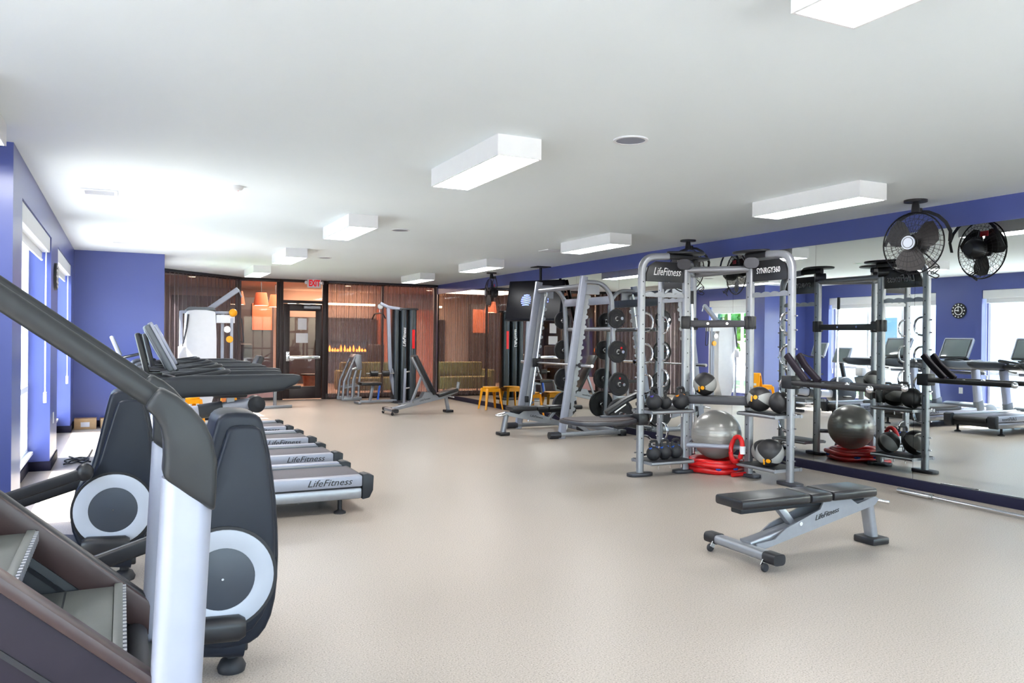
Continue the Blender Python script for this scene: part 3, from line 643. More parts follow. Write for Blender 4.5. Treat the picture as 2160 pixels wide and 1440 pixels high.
MB().tube(fillet([(-.02, -.22, 1.16), (-.26, -.22, 1.1), (-.3, 0, 1.08), (-.26, .22, 1.1), (-.02, .22, 1.16)], .08), .016).build('handlebar', 'charcoal', t)
for s in (-1, 1):
    MB().beam((s * .4, -.26, .05), (s * .4, .26, .05), .08, .07).build('stabiliser', 'charcoal', t, .01); MB().box(-.08, .06, s * .18 - .05, s * .18 + .05, .3 + s * .12, .33 + s * .12).build('pedal', 'rubber', t, .01)
MB().beam((-.44, 0, .09), (.44, 0, .09), .07, .05).build('base_rail', 'silver', t, .01)
t = thing('wipes_dispenser', 'white wipes dispenser on a grey floor stand behind the treadmills', 'dispenser', (.35, 11.5, 0))
MB().lathe([(.17, 0), (.17, .03), (.05, .07), (.05, .55), (.12, .62), (.14, .72), (.0, .76)], n=24).build('stand', 'grey_plastic', t); MB().box(-.09, .09, -.09, .09, .745, .93).build('canister', 'white_cover', t, .03)
def stool():
    t = thing('stool', 'x', 'stool', group='yellow metal stools')
    MB().prism(smoothpoly([(-.16, -.16), (.16, -.16), (.16, .16), (-.16, .16)], 2), 'z', .43, .46).build('seat', 'yellow', t, .008)
    MB().box(-.145, .145, -.15, -.14, .36, .43).box(-.145, .145, .14, .15, .36, .43).box(-.15, -.14, -.14, .14, .36, .43).box(.14, .15, -.14, .14, .36, .43).build('apron', 'yellow', t)
    for a in (-1, 1):
        for b in (-1, 1):
            MB().sweep([(a * .185, b * .185, .0), (a * .13, b * .13, .42)], [(-.02, -.02), (.025, -.02), (.025, -.012), (-.012, -.012), (-.012, .025), (-.02, .025)], (-a, -b, 0), False, [.7, 1.25]).build('leg', 'yellow', t)
    return t
S1 = stool(); S1.location = (6.75, 14.75, 0); S1['label'] = 'yellow metal stool against the mirror beyond the weight machine'
dup(S1, (6.75, 13.0, 0), .1, 'yellow metal stool against the mirror, seen through the weight machine frame'); dup(S1, (.95, 13.62, 0), .3, 'yellow metal stool behind the treadmills, seen in the mirror')
t = thing('floor_sign', 'orange folding floor sign behind the treadmills, seen in the mirror', 'sign', (1.52, 13.3, 0), 1.2)
for s in (-1, 1):
    po = MB().add([(-.16, s * .16, 0), (.16, s * .16, 0), (.12, s * .02, .72), (-.12, s * .02, .72), (-.16, s * .175, 0), (.16, s * .175, 0), (.12, s * .035, .72), (-.12, s * .035, .72)], [(0, 1, 2, 3), (7, 6, 5, 4), (0, 4, 5, 1), (1, 5, 6, 2), (2, 6, 7, 3), (3, 7, 4, 0)]).build('board', 'yellow', t)
    for z in (.5, .38): MB().bc((0, s * (.176 - .14 * z / .72 + .003), z), (.13, .004, .05)).build('white_stripe', 'white_text', po)
MB().cyl((-.12, 0, .72), (.12, 0, .72), .03, n=10).build('hinge', 'yellow', t)
for i, (x, y, sx, sy, sz, d) in enumerate(((-.5, 13.78, .3, .22, .16, 'larger brown cardboard box on the floor in the window corner'), (-.2, 13.82, .2, .2, .15, 'smaller brown cardboard box beside the larger one'))):
    t = thing('cardboard_box', d, 'box', (x, y, 0), .1 * i, 'cardboard boxes in the corner')
    MB().bc((0, 0, sz / 2), (sx, sy, sz)).build('carton', 'cardboard', t, .003); MB().bc((0, -sy / 2 - .0008, sz * .45), (sx * .4, .001, sz * .45)).build('shipping_label', 'paper', t)
    MB().bc((0, 0, sz + .0006), (sx, .045, .001)).build('tape', 'copper', t)
t = thing('white_bag', 'crumpled white bag beside the cardboard boxes', 'bag', (-.02, 13.6, 0))
m = MB().sphere((0, 0, .06), .1, 16, 10, (1, .8, .6)); m.v = [(x * (1 + .15 * math.sin(9 * z * 7 + x * 30)), y * (1 + .15 * math.cos(x * 40)), max(0, z + .015 * math.sin(30 * x + 40 * y))) for x, y, z in m.v]; m.build('body', 'white_paint', t)
MB().tube([(.02, 0, .11), (.06, .01, .15), (.09, 0, .1)], .012, 6).build('knot', 'white_paint', t)
def cord(name, pts, r, matn, label, cat='cord'):
    return MB().tube(fillet(pts, .08, 4), r, 6).build(name, matn, label=label, cat=cat)
pp = []
for i in range(26):
    a = i * .75; pp.append((-.45 + (.07 + .09 * random.random()) * math.cos(a), 10.1 + (.1 + .3 * random.random()) * math.sin(a * 1.3) + .01 * i, .008 + .0035 * (i % 6)))
pp += [(-.35, 10.6, .01), (-.33, 11.2, .008)]
cord('power_cord', pp, .007, 'rubber', 'loose tangle of black power cord on the floor by the windows')
t = thing('wall_clock', 'round black wall clock with white dots between the windows', 'clock', (XL, 10.1, 2.07))
MB().lathe([(.15, 0), (.15, .025), (.14, .03), (0, .03)], axis='x', n=32).build('case', 'black_plastic', t)
for i in range(12):
    a = i * math.pi / 6; MB().cyl((.03, .122 * math.sin(a), .122 * math.cos(a)), (.034, .122 * math.sin(a), .122 * math.cos(a)), .013, n=10).build('hour_dot', 'white_text', t)
MB().ring(.085, .07, 'x', .03, .033, n=32).build('inner_ring', 'white_text', t)
MB().beam((.037, 0, 0), (.037, .075, .01), .004, .016, (0, 0, 1)).build('hour_hand', 'white_text', t); MB().beam((.04, 0, 0), (.04, .0, .1), .012, .004, (1, 0, 0)).build('minute_hand', 'white_text', t); MB().cyl((.03, 0, 0), (.043, 0, 0), .014, n=12).build('cap', 'white_text', t)
t = thing('wall_outlet', 'white wall outlet between the windows below the clock', 'outlet', (XL, 10.05, .52))
MB().box(0, .007, -.04, .04, -.06, .06).build('plate', 'white_paint', t, .002)
for z in (-.025, .025): MB().box(.006, .009, -.018, .018, z - .015, z + .015).build('socket', 'white_frame', t, .001)

# ------------------------------------------------------------ benches
def bench(back=0):
    t = thing('adjustable_bench', 'x', 'bench', group='adjustable benches')
    MB().beam((0, -.24, .085), (0, .24, .085), .085, .06, rad=.02).build('front_crossbar', 'silver', t)
    for s in (-1, 1):
        MB().beam((0, s * .23, .085), (0, s * .335, .085), .095, .07, rad=.025).build('end_cap', 'black_plastic', t)
        wh = MB().lathe([(.022, -.012), (.027, -.006), (.027, .006), (.022, .012), (0, .012)], (-.05, s * .26, .027), 'y', 16).build('wheel', 'rubber', t)
        MB().beam((-.055, s * .26 - s * .02, .035), (-.02, s * .26 - s * .02, .09), .008, .03).build('bracket', 'steel', wh)
        MB().prism([(.05, .075), (.09, .075), (1.12, .29), (1.16, .33), (1.12, .35), (.95, .31), (.8, .40), (.66, .40), (.6, .30), (.3, .20), (.2, .135), (.05, .12)], 'y', s * .075 - .006, s * .075 + .006).build('side_plate', 'silver', t)
        MB().cyl((.42, s * .066, .22), (.42, s * .09, .22), .014, n=10).build('bolt', 'chrome', t)
        lettering('LifeFitness', .05, 'black_text', t, face_mtx((.66, s * .0825, .265), (-s, 0, -s * .2), (0, 0, 1)), shear=.3, width=.22)
    MB().sweep([(.03, 0, .1), (1.13, 0, .32)], rrect(.1, .06, .015), (0, 0, 1)).build('spine', 'silver', t)
    MB().sweep([(1.12, 0, .33), (1.18, 0, .045)], rrect(.09, .06, .02), (1, 0, 0)).build('rear_leg', 'silver', t)
    MB().prism([(1.10, -.09), (1.26, -.09), (1.26, .09), (1.10, .09)], 'z', 0, .05).build('rear_foot', 'black_plastic', t, .012)
    MB().box(1.146, 1.15, -.02, .02, .15, .25).build('warning_label', 'paper', t)
    MB().tube(fillet([(1.1, -.06, .33), (1.28, -.08, .29), (1.28, .08, .29), (1.1, .06, .33)], .05), .013).build('tow_handle', 'chrome', t)
    def pad(x0, x1, z, name, pts=None):
        if pts is None: pts = [(x0, 0, z), (x1, 0, z)]
        MB().sweep(pts, rrect(.27, .065, .022, 4), (0, 0, 1) if abs(pts[1][2] - pts[0][2]) < .4 else (1, 0, .5)).build(name, 'vinyl', t, .012)
    if back == 0:
        pad(-.12, .46, .39, 'back_pad'); pad(.475, .66, .387, 'middle_pad'); pad(.675, 1.08, .39, 'seat_pad')
        MB().beam((-.06, 0, .335), (1.05, 0, .345), .1, .045).build('pad_frame', 'charcoal', t, .01)
        MB().beam((.3, 0, .33), (.46, 0, .16), .05, .05).build('strut', 'silver', t, .008)
    else:
        pad(0, 0, 0, 'back_pad', [(.86, 0, .36), (.46, 0, 1.1)]); pad(0, 0, 0, 'seat_pad', [(.93, 0, .33), (1.34, 0, .44)])
        MB().beam((.82, 0, .34), (.42, 0, 1.07), .08, .04, (1, 0, .5)).build('pad_frame', 'silver', t, .008)
        MB().beam((.4, 0, .16), (.62, 0, .7), .04, .05, (1, 0, 0)).build('strut', 'silver', t, .008)
        MB().beam((.94, 0, .3), (1.3, 0, .40), .08, .03).build('seat_frame', 'silver', t, .008)
        MB().sweep([(1.13, 0, .32), (1.36, 0, .40), (1.4, 0, .58)], rrect(.07, .05, .015), (0, 0, 1)).build('seat_post', 'silver', t)
    return t
b1 = bench(); b1.location = (3.65, 4.0, 0); b1.rotation_euler = (0, 0, R(-1)); b1['label'] = 'flat black padded bench on a silver frame in the right foreground'
b1b = dup(b1, (6.28, 10.7, 0), R(180), 'flat black padded bench standing inside the weight machine')
b2 = bench(1); b2.location = (4.52, 14.4, 0); b2.rotation_euler = (0, 0, R(2)); b2['label'] = 'black padded bench with its backrest raised, alone on the far floor'
# ------------------------------------------------------------ T shaped training frame by the mirror
TX, TY = 5.98, 6.95
def training_frame():
    t = thing('training_rig', 'grey T-shaped training frame with storage shelves and rings beside the mirror', 'training frame', (TX, TY, 0))
    # local: inner posts, outer posts
    inner = {'a': V((-.47, 0, 0)), 'b': V((0, -.475, 0)), 'c': V((0, .475, 0))}
    outer = {'a': V((-1.06, 0, 0)), 'b': V((0, -1.06, 0)), 'c': V((0, 1.08, 0))}
    prof = rrect(.062, .085, .018, 3)
    for k in 'abc':
        I, O = inner[k], outer[k]; d = (I - O).normalized(); n = V((-d.y, d.x, 0)); up = V((0, 0, 1)); L = (I - O).length
        MB().sweep([I + up * .03, I + up * 2.28], prof, d).build('inner_post', 'silver', t)
        MB().sweep(fillet([O + up * .03, O + up * 2.31, O + d * .34 + up * 2.335], .17, 8), rrect(.062, .075, .02, 3), d).build('outer_post', 'silver', t)
        for p in (I, O):
            MB().prism(smoothpoly([tuple((p + d * a * .15 + n * b * .075).xy) for a, b in ((-1, -.55), (-.55, -1), (.55, -1), (1, -.55), (1, .55), (.55, 1), (-.55, 1), (-1, .55))], 1), 'z', 0, .035).build('foot_plate', 'dark_metal', t, .006)
        MB().sweep([O + d * .3 + up * 2.335, I + d * .06 + up * 2.335], rrect(.055, .06, .015), (0, 0, 1)).build('top_coupling', 'black_plastic', t)
        MB().prism(smoothpoly([tuple((I + d * a + n * b).xy) for a, b in ((-.26, -.04), (-.08, -.15), (.15, -.15), (.22, 0), (.15, .15), (-.08, .15), (-.26, .04))], 2), 'z', 2.365, 2.39).build('top_plate', 'black_plastic', t, .01)
        MB().sweep([I - d * .02 + up * 2.255 + V((-.07, -.07, 0)), I + up * 2.255 + V((.03, .03, 0))], rrect(.15, .11, .05, 4), (0, 0, 1)).build('joint_cover', 'dark_metal', t)
        # sign panel with rounded outer corner
        a0, a1 = .055, L - .05
        pts = [O + d * a1 + up * 2.06, O + d * a1 + up * 2.275]
        pts += [O + d * (a0 + .12) + up * 2.275, O + d * (a0 + .03) + up * 2.22, O + d * a0 + up * 2.14, O + d * a0 + up * 2.06]
        vs_ = [p - n * .012 for p in pts] + [p + n * .012 for p in pts]; q = len(pts)
        sg = MB().add(vs_, [tuple(range(q)), tuple(range(2 * q - 1, q - 1, -1))] + [(i, q + i, q + (i + 1) % q, (i + 1) % q) for i in range(q)]).build('sign_panel', 'black_plastic', t, .003)
        mid = O + d * ((a0 + a1) / 2 + .02) + up * 2.165
        for s in (-1, 1):
            nn = n * s; xd = up.cross(nn)
            tx = {('a', 1): 0, ('a', -1): 0}.get((k, s), 0)
            front = (nn.dot(V((-.3, -1, 0)) if k == 'a' else V((-1, 0, 0))) > 0)
            first = (k == 'a' and front) or (k == 'b' and not front)
            if first: lettering('LifeFitness', .12, 'white_text', sg, face_mtx(mid + nn * .014, xd, up), shear=.35, width=.36)
            else: lettering('SYNRGY360', .085, 'white_text', sg, face_mtx(mid + nn * .014, xd, up), width=.33)
        # wavy storage rail
        m = MB(); nseg = 24; top = []
        for i in range(nseg + 1): top.append((i / nseg, .035 + .018 * abs(math.sin(i / nseg * math.pi * 4))))
        vv = []
        for f, h in top:
            p = O + d * (.04 + (L - .08) * f)
            vv += [p - n * .012 + up * 1.895, p + n * .012 + up * 1.895, p + n * .012 + up * (1.895 + h), p - n * .012 + up * (1.895 + h)]
        ff = []
        for i in range(nseg):
            for j in range(4): ff.append((i * 4 + j, i * 4 + 4 + j, i * 4 + 4 + (j + 1) % 4, i * 4 + (j + 1) % 4))
        ff += [(0, 1, 2, 3), tuple(nseg * 4 + j for j in (3, 2, 1, 0))]
        m.add(vv, ff).build('wavy_rail', 'silver', t)
        # shelves
        for z in (.66, .125):
            sh = MB().sweep([O + d * .03 + up * (z + .035), I - d * .03 + up * (z + .035)], rrect(.36, .012, 0), (0, 0, 1)).build('shelf_tray', 'rubber', t, .004)
            for s in (-1, 1): MB().sweep([O + d * .02 + n * s * .17 + up * (z + .02), I - d * .02 + n * s * .17 + up * (z + .02)], circ(.019, 10), (0, 0, 1)).build('shelf_rim', 'silver', sh)
            for e in (O + d * .04, I - d * .04): MB().beam(e - n * .17 + up * (z + .02), e + n * .17 + up * (z + .02), .03, .03).build('shelf_bracket', 'silver', sh)
            for f in (.2, .45, .7): MB().cyl(O + d * L * f - n * .17 + up * (z - .035), O + d * L * f - n * .17 + up * z, .006, n=6).build('hook_pin', 'steel', sh)
        # rings on the outer post, both faces
        for i, z in enumerate((1.62, 1.29, .97, .64, .32)):
            c = O + d * .04 + up * z
            rg = [c + up * .1]
            for j in range(9):
                a = math.pi * (.5 - j / 8); rg.append(c + d * (.025 + .085 * math.cos(a)) + up * .1 * math.sin(a))
            rg.append(c - up * .1)
            MB().tube(rg, .0125, 8).build('ring', 'chrome', t)
            for s in (-1, 1): MB().cyl(O - d * .03 + up * (z + s * .07), O - d * .075 + up * (z + s * .07), .008, n=8).build('peg', 'chrome', t)
        hl = MB()
        for z in [.25 + i * .15 for i in range(13)]:
            for p in (I, O):
                for s in (-1, 1): hl.cyl(p + n * s * .030 + up * z, p + n * s * .0325 + up * z, .008, n=6)
        hl.build('pin_hole_marks', 'black_text', t, kind='stuff')
    # bars between the inner posts
    pairs = (('a', 'b'), ('a', 'c'), ('b', 'c'))
    for i, (p, q) in enumerate(pairs):
        P, Q = inner[p], inner[q]; d = (Q - P).normalized(); up = V((0, 0, 1)); n = V((-d.y, d.x, 0))
        MB().tube([P + up * 2.2, Q + up * 2.2], .035, 12).build('top_tube', 'silver', t)
        b = MB().beam(P + up * 1.62, Q + up * 1.62, .05, .07).build('pull_bar', 'dark_metal', t, .008)
        for e in (P, Q): MB().beam(e + up * 1.56, e + up * 1.70, .1, .09, d).build('bar_sleeve', 'black_plastic', b, .012)
        L = (Q - P).length
        for f in (.35, .65):
            for s in (-1, 1): MB().cyl(P + d * L * f + n * s * .025 + up * 1.62, P + d * L * f + n * s * .029 + up * 1.62, .013, n=10).build('bolt', 'chrome', b)
        if i == 0:
            sh = MB().beam(P + d * .04 + up * .835, Q - d * .04 + up * .835, .2, .012).build('shelf_tray', 'rubber', t)
            for s in (-1, 1): MB().beam(P + n * s * .1 + up * .80, Q + n * s * .1 + up * .80, .025, .085).build('shelf_side', 'dark_metal', sh, .006)
            for e in (P, Q): MB().beam(e + up * .73, e + up * .88, .1, .09, d).build('bar_sleeve', 'black_plastic', sh, .012)
        if i != 2: MB().tube([P + up * .3, Q + up * .3], .025, 12).build('low_bar', 'silver_pale', t)
    # step platform on the wing toward the room
    O = outer['a']; z = .60
    sl = MB().box(O.x - .06, O.x + .06, -.065, .065, z - .06, z + .06).build('platform_sleeve', 'black_plastic', t, .012)
    pl = MB().prism(smoothpoly([(O.x - .07, -.1), (O.x - .4, -.27), (O.x - .84, -.25), (O.x - .88, .1), (O.x - .84, .3), (O.x - .4, .32), (O.x - .07, .12)], 2), 'z', z - .03, z + .012).build('step_platform', 'dark_metal', t, .012)
    MB().prism(smoothpoly([(O.x - .1, -.08), (O.x - .41, -.24), (O.x - .82, -.22), (O.x - .85, .1), (O.x - .82, .27), (O.x - .41, .29), (O.x - .1, .1)], 2), 'z', z + .012, z + .02).build('grip_mat', 'cap_brown', pl)  # brown colour imitates a warm reflection on the platform top
    MB().beam((O.x - .02, .09, z + .02), (O.x - .42, .12, z + .02 - .0), .05, .04).build('support_arm', 'dark_metal', pl, .008)
    ar = MB().sweep([(O.x + .05, .1, z + .26), (O.x - .1, .12, z + .2), (O.x - .32, .16, z + .06)], rrect(.05, .1, .02), (0, 1, 0)).build('folded_arm', 'black_plastic', t)
    MB().beam((O.x - .13, .085, z + .16), (O.x - .25, .115, z + .075), .004, .03, (0, 0, 1)).build('sticker', 'paper', ar)
    # dip bars on the wing toward the camera
    O = outer['b']; z = 1.03
    MB().box(-.065, .065, O.y - .07, O.y + .07, z - .065, z + .065).build('dip_sleeve', 'black_plastic', t, .012)
    for s in (-1, 1):
        db = MB().sweep([(s * .03, O.y - .05, z), (s * .16, O.y - .3, z), (s * .22, O.y - 1.1, z)], rrect(.05, .05, .02), (0, 0, 1)).build('dip_bar', 'black_plastic', t)
        MB().sphere((s * .22, O.y - 1.11, z), .032, 12, 8).build('end_knob', 'chrome', db); MB().sphere((s * .16, O.y - .55, z), .03, 12, 8).build('joint_knob', 'chrome', db)
        MB().sweep([(s * .08, O.y - .28, z + .02), (s * .07, O.y - .12, z + .16), (s * .08, O.y - .02, z + .27)], rrect(.05, .07, .02), (0, 1, 0)).build('forearm_support', 'maroon', t)
    return t
training_frame()
def wpos(lx, ly, lz): return (TX + lx, TY + ly, lz)

def kettlebell(loc, r, ringm, label, rz=0):
    t = thing('kettlebell', label, 'kettlebell', loc, rz, 'kettlebells on the training frame shelves')
    m = MB().sphere((0, 0, r * .93), r, 20, 12); m.v = [(x, y, max(z, 0)) for x, y, z in m.v]; m.build('body', 'rubber', t)
    w_ = r * .78; pts = [(-w_ * .75, 0, r * 1.55), (-w_, 0, r * 2.1), (-w_ * .75, 0, r * 2.65), (w_ * .75, 0, r * 2.65), (w_, 0, r * 2.1), (w_ * .75, 0, r * 1.55)]
    hd = MB().tube(fillet(pts, r * .35, 4), r * .19, 10).build('handle', 'rubber', t)
    if ringm:
        for s in (-1, 1): MB().cyl((s * w_ * .78, 0, r * 1.62), (s * w_ * .86, 0, r * 1.8), r * .225, n=10).build('colour_band', ringm, hd)
z1, z2 = .7025, .1675
kettlebell(wpos(-.93, -.06, z1), .085, 'purple_mark', 'kettlebell with a purple band on the upper shelf', .5); kettlebell(wpos(-.76, -.03, z1), .07, None, 'small plain black kettlebell in the middle of the upper shelf', 1.0); kettlebell(wpos(-.6, -.08, z1), .085, 'orange_mark', 'kettlebell with an orange band on the upper shelf', .3)
for i, x in enumerate((-.93, -.77, -.61)): kettlebell(wpos(x, -.06 + .02 * i, z2), .076, 'blue_mark', 'kettlebell with a blue band on the lower shelf, %s of three' % ('left', 'middle', 'right')[i], .25)

def medicine_ball(loc, r, label, rz=0, tilt=0, grey='ball_grey', mark='yellow'):
    t = thing('medicine_ball', label, 'medicine ball', loc, rz, 'medicine balls on the training frame'); MT = Matrix.Rotation(tilt, 3, 'X')
    MB().sphere((0, 0, 0), r, 28, 16).rot(MT).rot(Matrix.Identity(3)).build('body', 'ball_black', t)
    for o in t.children: o.location = (0, 0, r)
    for k in range(2):
        vs_ = []; fs_ = []; a0 = k * math.pi - .55; nu, nv = 8, 12
        for j in range(nv + 1):
            ph = math.pi * (.08 + .84 * j / nv)
            for i in range(nu + 1):
                th = a0 + 1.1 * i / nu
                for rr_ in (r * .99, r * 1.008): vs_.append((rr_ * math.sin(ph) * math.cos(th), rr_ * math.cos(ph), rr_ * math.sin(ph) * math.sin(th)))
        W_ = (nu + 1) * 2
        for j in range(nv):
            for i in range(nu):
                a = j * W_ + i * 2; fs_.append((a + 1, a + 3, a + W_ + 3, a + W_ + 1))
                if i == 0: fs_.append((a, a + 1, a + W_ + 1, a + W_))
                if i == nu - 1: fs_.append((a + 2, a + W_ + 2, a + W_ + 3, a + 3))
        for i in range(nu):
            a = i * 2; fs_.append((a, a + 2, a + 3, a + 1)); a = nv * W_ + i * 2; fs_.append((a, a + 1, a + 3, a + 2))
        MB().add(vs_, fs_).rot(MT).build('grey_panel', grey, t, loc=(0, 0, r))
    m = MB().cyl((0, -r * 1.003, 0), (0, -r * 1.016, 0), r * .17, n=14).rot(MT); mk = m.build('round_mark', mark, t, loc=(0, 0, r))
    MB().box(-r * .35, -r * .25, -r * 1.0, -r * .93, -r * .35, r * .1).rot(MT).build('stripe_mark', mark, t, loc=(0, 0, r))
medicine_ball(wpos(-.31, -.13, .842), .125, 'grey and black medicine ball on the dark centre shelf above the silver ball', -.9, .3)
medicine_ball(wpos(-.02, -.65, z1), .13, 'black medicine ball with a yellow mark on the right wing upper shelf', -1.1, -.2)
medicine_ball(wpos(.02, -.9, z1), .113, 'plain dark medicine ball at the outer end of the right wing upper shelf', 1.4, .9, 'ball_black', 'ball_black')
medicine_ball(wpos(.05, -.637, z2), .12, 'medicine ball with pale panel on the right wing lower shelf, inner one', -.6, .8)
medicine_ball(wpos(-.09, -.877, z2), .14, 'large grey and black medicine ball on the right wing lower shelf', -.9, .5)
t = thing('exercise_ball', 'large silver exercise ball inside the training frame', 'exercise ball', (5.93, 6.93, .125))
MB().sphere((0, 0, .272), .272, 48, 28).build('body', 'ball_silver', t)
gr = MB()
for k in range(-3, 4):
    zz = .272 + k * .035; rad = math.sqrt(max(.01, .272 ** 2 - (k * .035) ** 2)); gr.tube([(rad * math.cos(i * math.pi / 24), rad * math.sin(i * math.pi / 24), zz) for i in range(48)], .0018, 5, True)
gr.build('groove_lines', 'ball_silver', t); MB().cyl((.0, -.258, .35), (0, -.266, .352), .012, n=10).build('plug', 'ball_grey', t)
t = thing('red_tube_coil', 'coiled red resistance tubing on the floor under the silver ball', 'exercise tubing', (5.9, 6.9, 0))
for i, (rad, z, tr) in enumerate(((.235, .042, .04), (.3, .04, .038), (.265, .115, .036), (.345, .1, .026))):
    MB().tube([(rad * math.cos(a * math.pi / 18) * 1.0, rad * .92 * math.sin(a * math.pi / 18), z + .006 * math.sin(a * .7)) for a in range(36)], tr, 10, True).build('tube_loop', 'red', t)
for a in (-2.2, -1.6, -.9, .4, 1.8): MB().cyl((.31 * math.cos(a), .285 * math.sin(a), .07), (.34 * math.cos(a + .12), .31 * math.sin(a + .12), .08), .03, n=10).build('blue_clip', 'blue_mark', t)
MB().cyl((-.12, -.4, .025), (.06, -.41, .025), .024, n=10).build('grip_handle', 'red', t); MB().cyl((.06, -.41, .025), (.2, -.38, .025), .02, n=10).build('grip_foam', 'rubber', t)
t = thing('red_tube_loop', 'red resistance tube hanging as a loop on the training frame post', 'exercise tubing', (TX - .13, TY - .47, .3))
MB().tube([(-.05 + .02 * math.sin(a * math.pi / 9), -.02 + .085 * math.cos(a * math.pi / 9), -.0 + .13 * math.sin(a * math.pi / 9)) for a in range(18)], .025, 10, True).build('loop', 'red', t)
MB().cyl((-.05, -.11, -.04), (-.05, -.11, .04), .03, n=10).build('white_cuff', 'white_cover', t)
t = thing('training_bar', 'thin chrome training bar leaning upright inside the training frame', 'bar', (5.86, 7.22, 0))
MB().cyl((0, 0, 0), (-.04, .02, 2.0), .014, n=12).build('shaft', 'chrome', t)
for z in (0.0, 1.85): MB().cyl((-.02 * z, .01 * z, z), (-.02 * (z + .15), .01 * (z + .15), z + .15), .018, n=12).build('end_cap', 'rubber', t)

# ------------------------------------------------------------ weight machine with guided bar
def weight_plate(loc, r, th, label, sgn=-1, spin=0):
    t = thing('weight_plate', label, 'weight plate', loc, 0, 'weight plates on the weight machine')
    MB().lathe([(.026, -th / 2), (.06, -th / 2), (.065, -th * .3), (r * .86, -th * .3), (r * .9, -th / 2), (r * .985, -th / 2), (r, -th * .3), (r, th * .3), (r * .985, th / 2), (r * .9, th / 2), (r * .86, th * .3), (.065, th * .3), (.06, th / 2), (.026, th / 2)], axis='y', n=32).build('body', 'rubber', t)
    MB().ring(.034, .026, 'y', -th / 2 - .002, th / 2 + .002, n=20).build('hub', 'steel', t)
    for i in range(3):
        a = spin + i * 2.094; ca, sa = math.cos(a), math.sin(a); m = MB()
        pr = [(r * .58 * math.cos(a + u) + 0, r * .58 * math.sin(a + u)) for u in (-.35, -.2, 0, .2, .35)] + [(r * .76 * math.cos(a + u), r * .76 * math.sin(a + u)) for u in (.35, .2, 0, -.2, -.35)]
        m.prism(pr, 'y', -th * .3 - .003, th * .3 + .003); m.build('grip_slot', 'black_text', t)
    a = spin + 1.05; MB().cyl((r * .5 * math.cos(a), sgn * (th * .3), r * .5 * math.sin(a)), (r * .5 * math.cos(a), sgn * (th * .3 + .004), r * .5 * math.sin(a)), r * .1, n=12).build('red_mark', 'red_mark', t)
def smith():
    t = thing('weight_machine', 'silver guided barbell machine with leaning uprights beside the mirror', 'weight machine', (5.7, 10.7, 0)); Y = .7
    for s in (-1, 1):
        y = s * Y
        MB().sweep([(0.0, y, .0), (.36, y, 2.36)], rrect(.065, .11, .015), (1, 0, 0)).build('front_upright', 'silver_pale', t)
        MB().sweep(fillet([(.36, y, 2.28), (.66, y, 2.28), (.84, y, 2.1), (.94, y, .04)], .22, 6), rrect(.06, .07, .02), (0, 1, 0)).build('rear_frame', 'silver', t)
        MB().sweep([(-.06, y, .06), (1.06, y, .06)], rrect(.07, .07, .02), (0, 0, 1)).build('base_bar', 'silver', t)
        MB().cyl((-.2, y, .055), (-.02, y, .055), .05, n=16).build('rubber_stop', 'dark_metal', t); MB().box(1.0, 1.1, y - .05, y + .05, 0, .09).build('rear_stop', 'black_plastic', t, .01)
        MB().cyl((.14, y - s * .09, .12), (.44, y - s * .09, 2.22), .014, n=12).build('guide_rod', 'chrome', t)
        MB().cyl((.43, y - s * .09, 2.12), (.44, y - s * .09, 2.2), .028, n=12).build('rod_clamp', 'steel', t)
        MB().box(.36, .62, y - .012, y + .012, 2.1, 2.24).build('gusset', 'silver', t)
        # notched rack
        pts = [(.06 + .0, .35)]; pl = [(.09, .3), (.36, 2.1)]
        for i in range(12):
            z = 2.1 - i * .15; xx = .09 + (z - .3) * .15 + .11
            pl += [(xx, z), (xx + .035, z - .02), (xx + .03, z - .05), (xx - .01, z - .07), (xx - .005, z - .12)]
        pl += [(.16, .3)]
        MB().prism(pl, 'y', y - s * .045 - .006, y - s * .045 + .006).build('notched_rack', 'silver', t)
        for z in (1.75, 1.26, .78, .34):
            xx = .94 - (z - .04) * .048
            MB().cyl((xx, y + s * .03, z), (xx, y + s * .26, z), .024, n=14).build('plate_horn', 'chrome', t)
        MB().bc((.265, y - s * .09, 1.06), (.09, .06, .14)).build('carriage', 'black_plastic', t, .01)
        MB().beam((.02, y, .35), (.5, y, .06), .03, .05).build('brace', 'silver', t)
        MB().box(.1, .16, y - s * .03 - .04, y - s * .03 + .04, .42, .52).build('safety_stop', 'black_plastic', t, .01)
    MB().cyl((.35, -Y, 2.22), (.35, Y, 2.22), .04, n=16).build('top_tube', 'silver', t); MB().cyl((.9, -Y, 1.6), (.9, Y, 1.6), .03, n=12).build('rear_crossbar', 'silver', t)
    MB().beam((.94, -Y, .07), (.94, Y, .07), .07, .07).build('rear_base', 'silver', t, .01)
    MB().beam((.84, -Y, 2.03), (.84, Y, 2.03), .05, .12).build('rear_sign', 'silver_pale', t, .01)
    b = MB().cyl((.265, -1.06, 1.06), (.265, 1.06, 1.06), .015, n=14).build('bar', 'steel', t)
    for s in (-1, 1):
        MB().cyl((.265, s * .80, 1.06), (.265, s * 1.1, 1.06), .025, n=16).build('sleeve', 'chrome', b); MB().cyl((.265, s * .77, 1.06), (.265, s * .80, 1.06), .04, n=16).build('collar', 'dark_metal', b)
smith()
for s, nm in ((-1, 'near'), (1, 'far')):
    for i, (z, r, th, d) in enumerate(((1.75, .145, .035, 'top'), (1.26, .165, .04, 'second'), (.78, .175, .05, 'third'), (.34, .225, .06, 'lowest'))):
        xx = 5.7 + .94 - (z - .04) * .048
        weight_plate((xx, 10.7 + s * (.7 + .03 + .06 + th / 2), z), r, th, 'black weight plate on the %s horn at the %s side of the weight machine' % (d, nm), s, i * .7 + s)

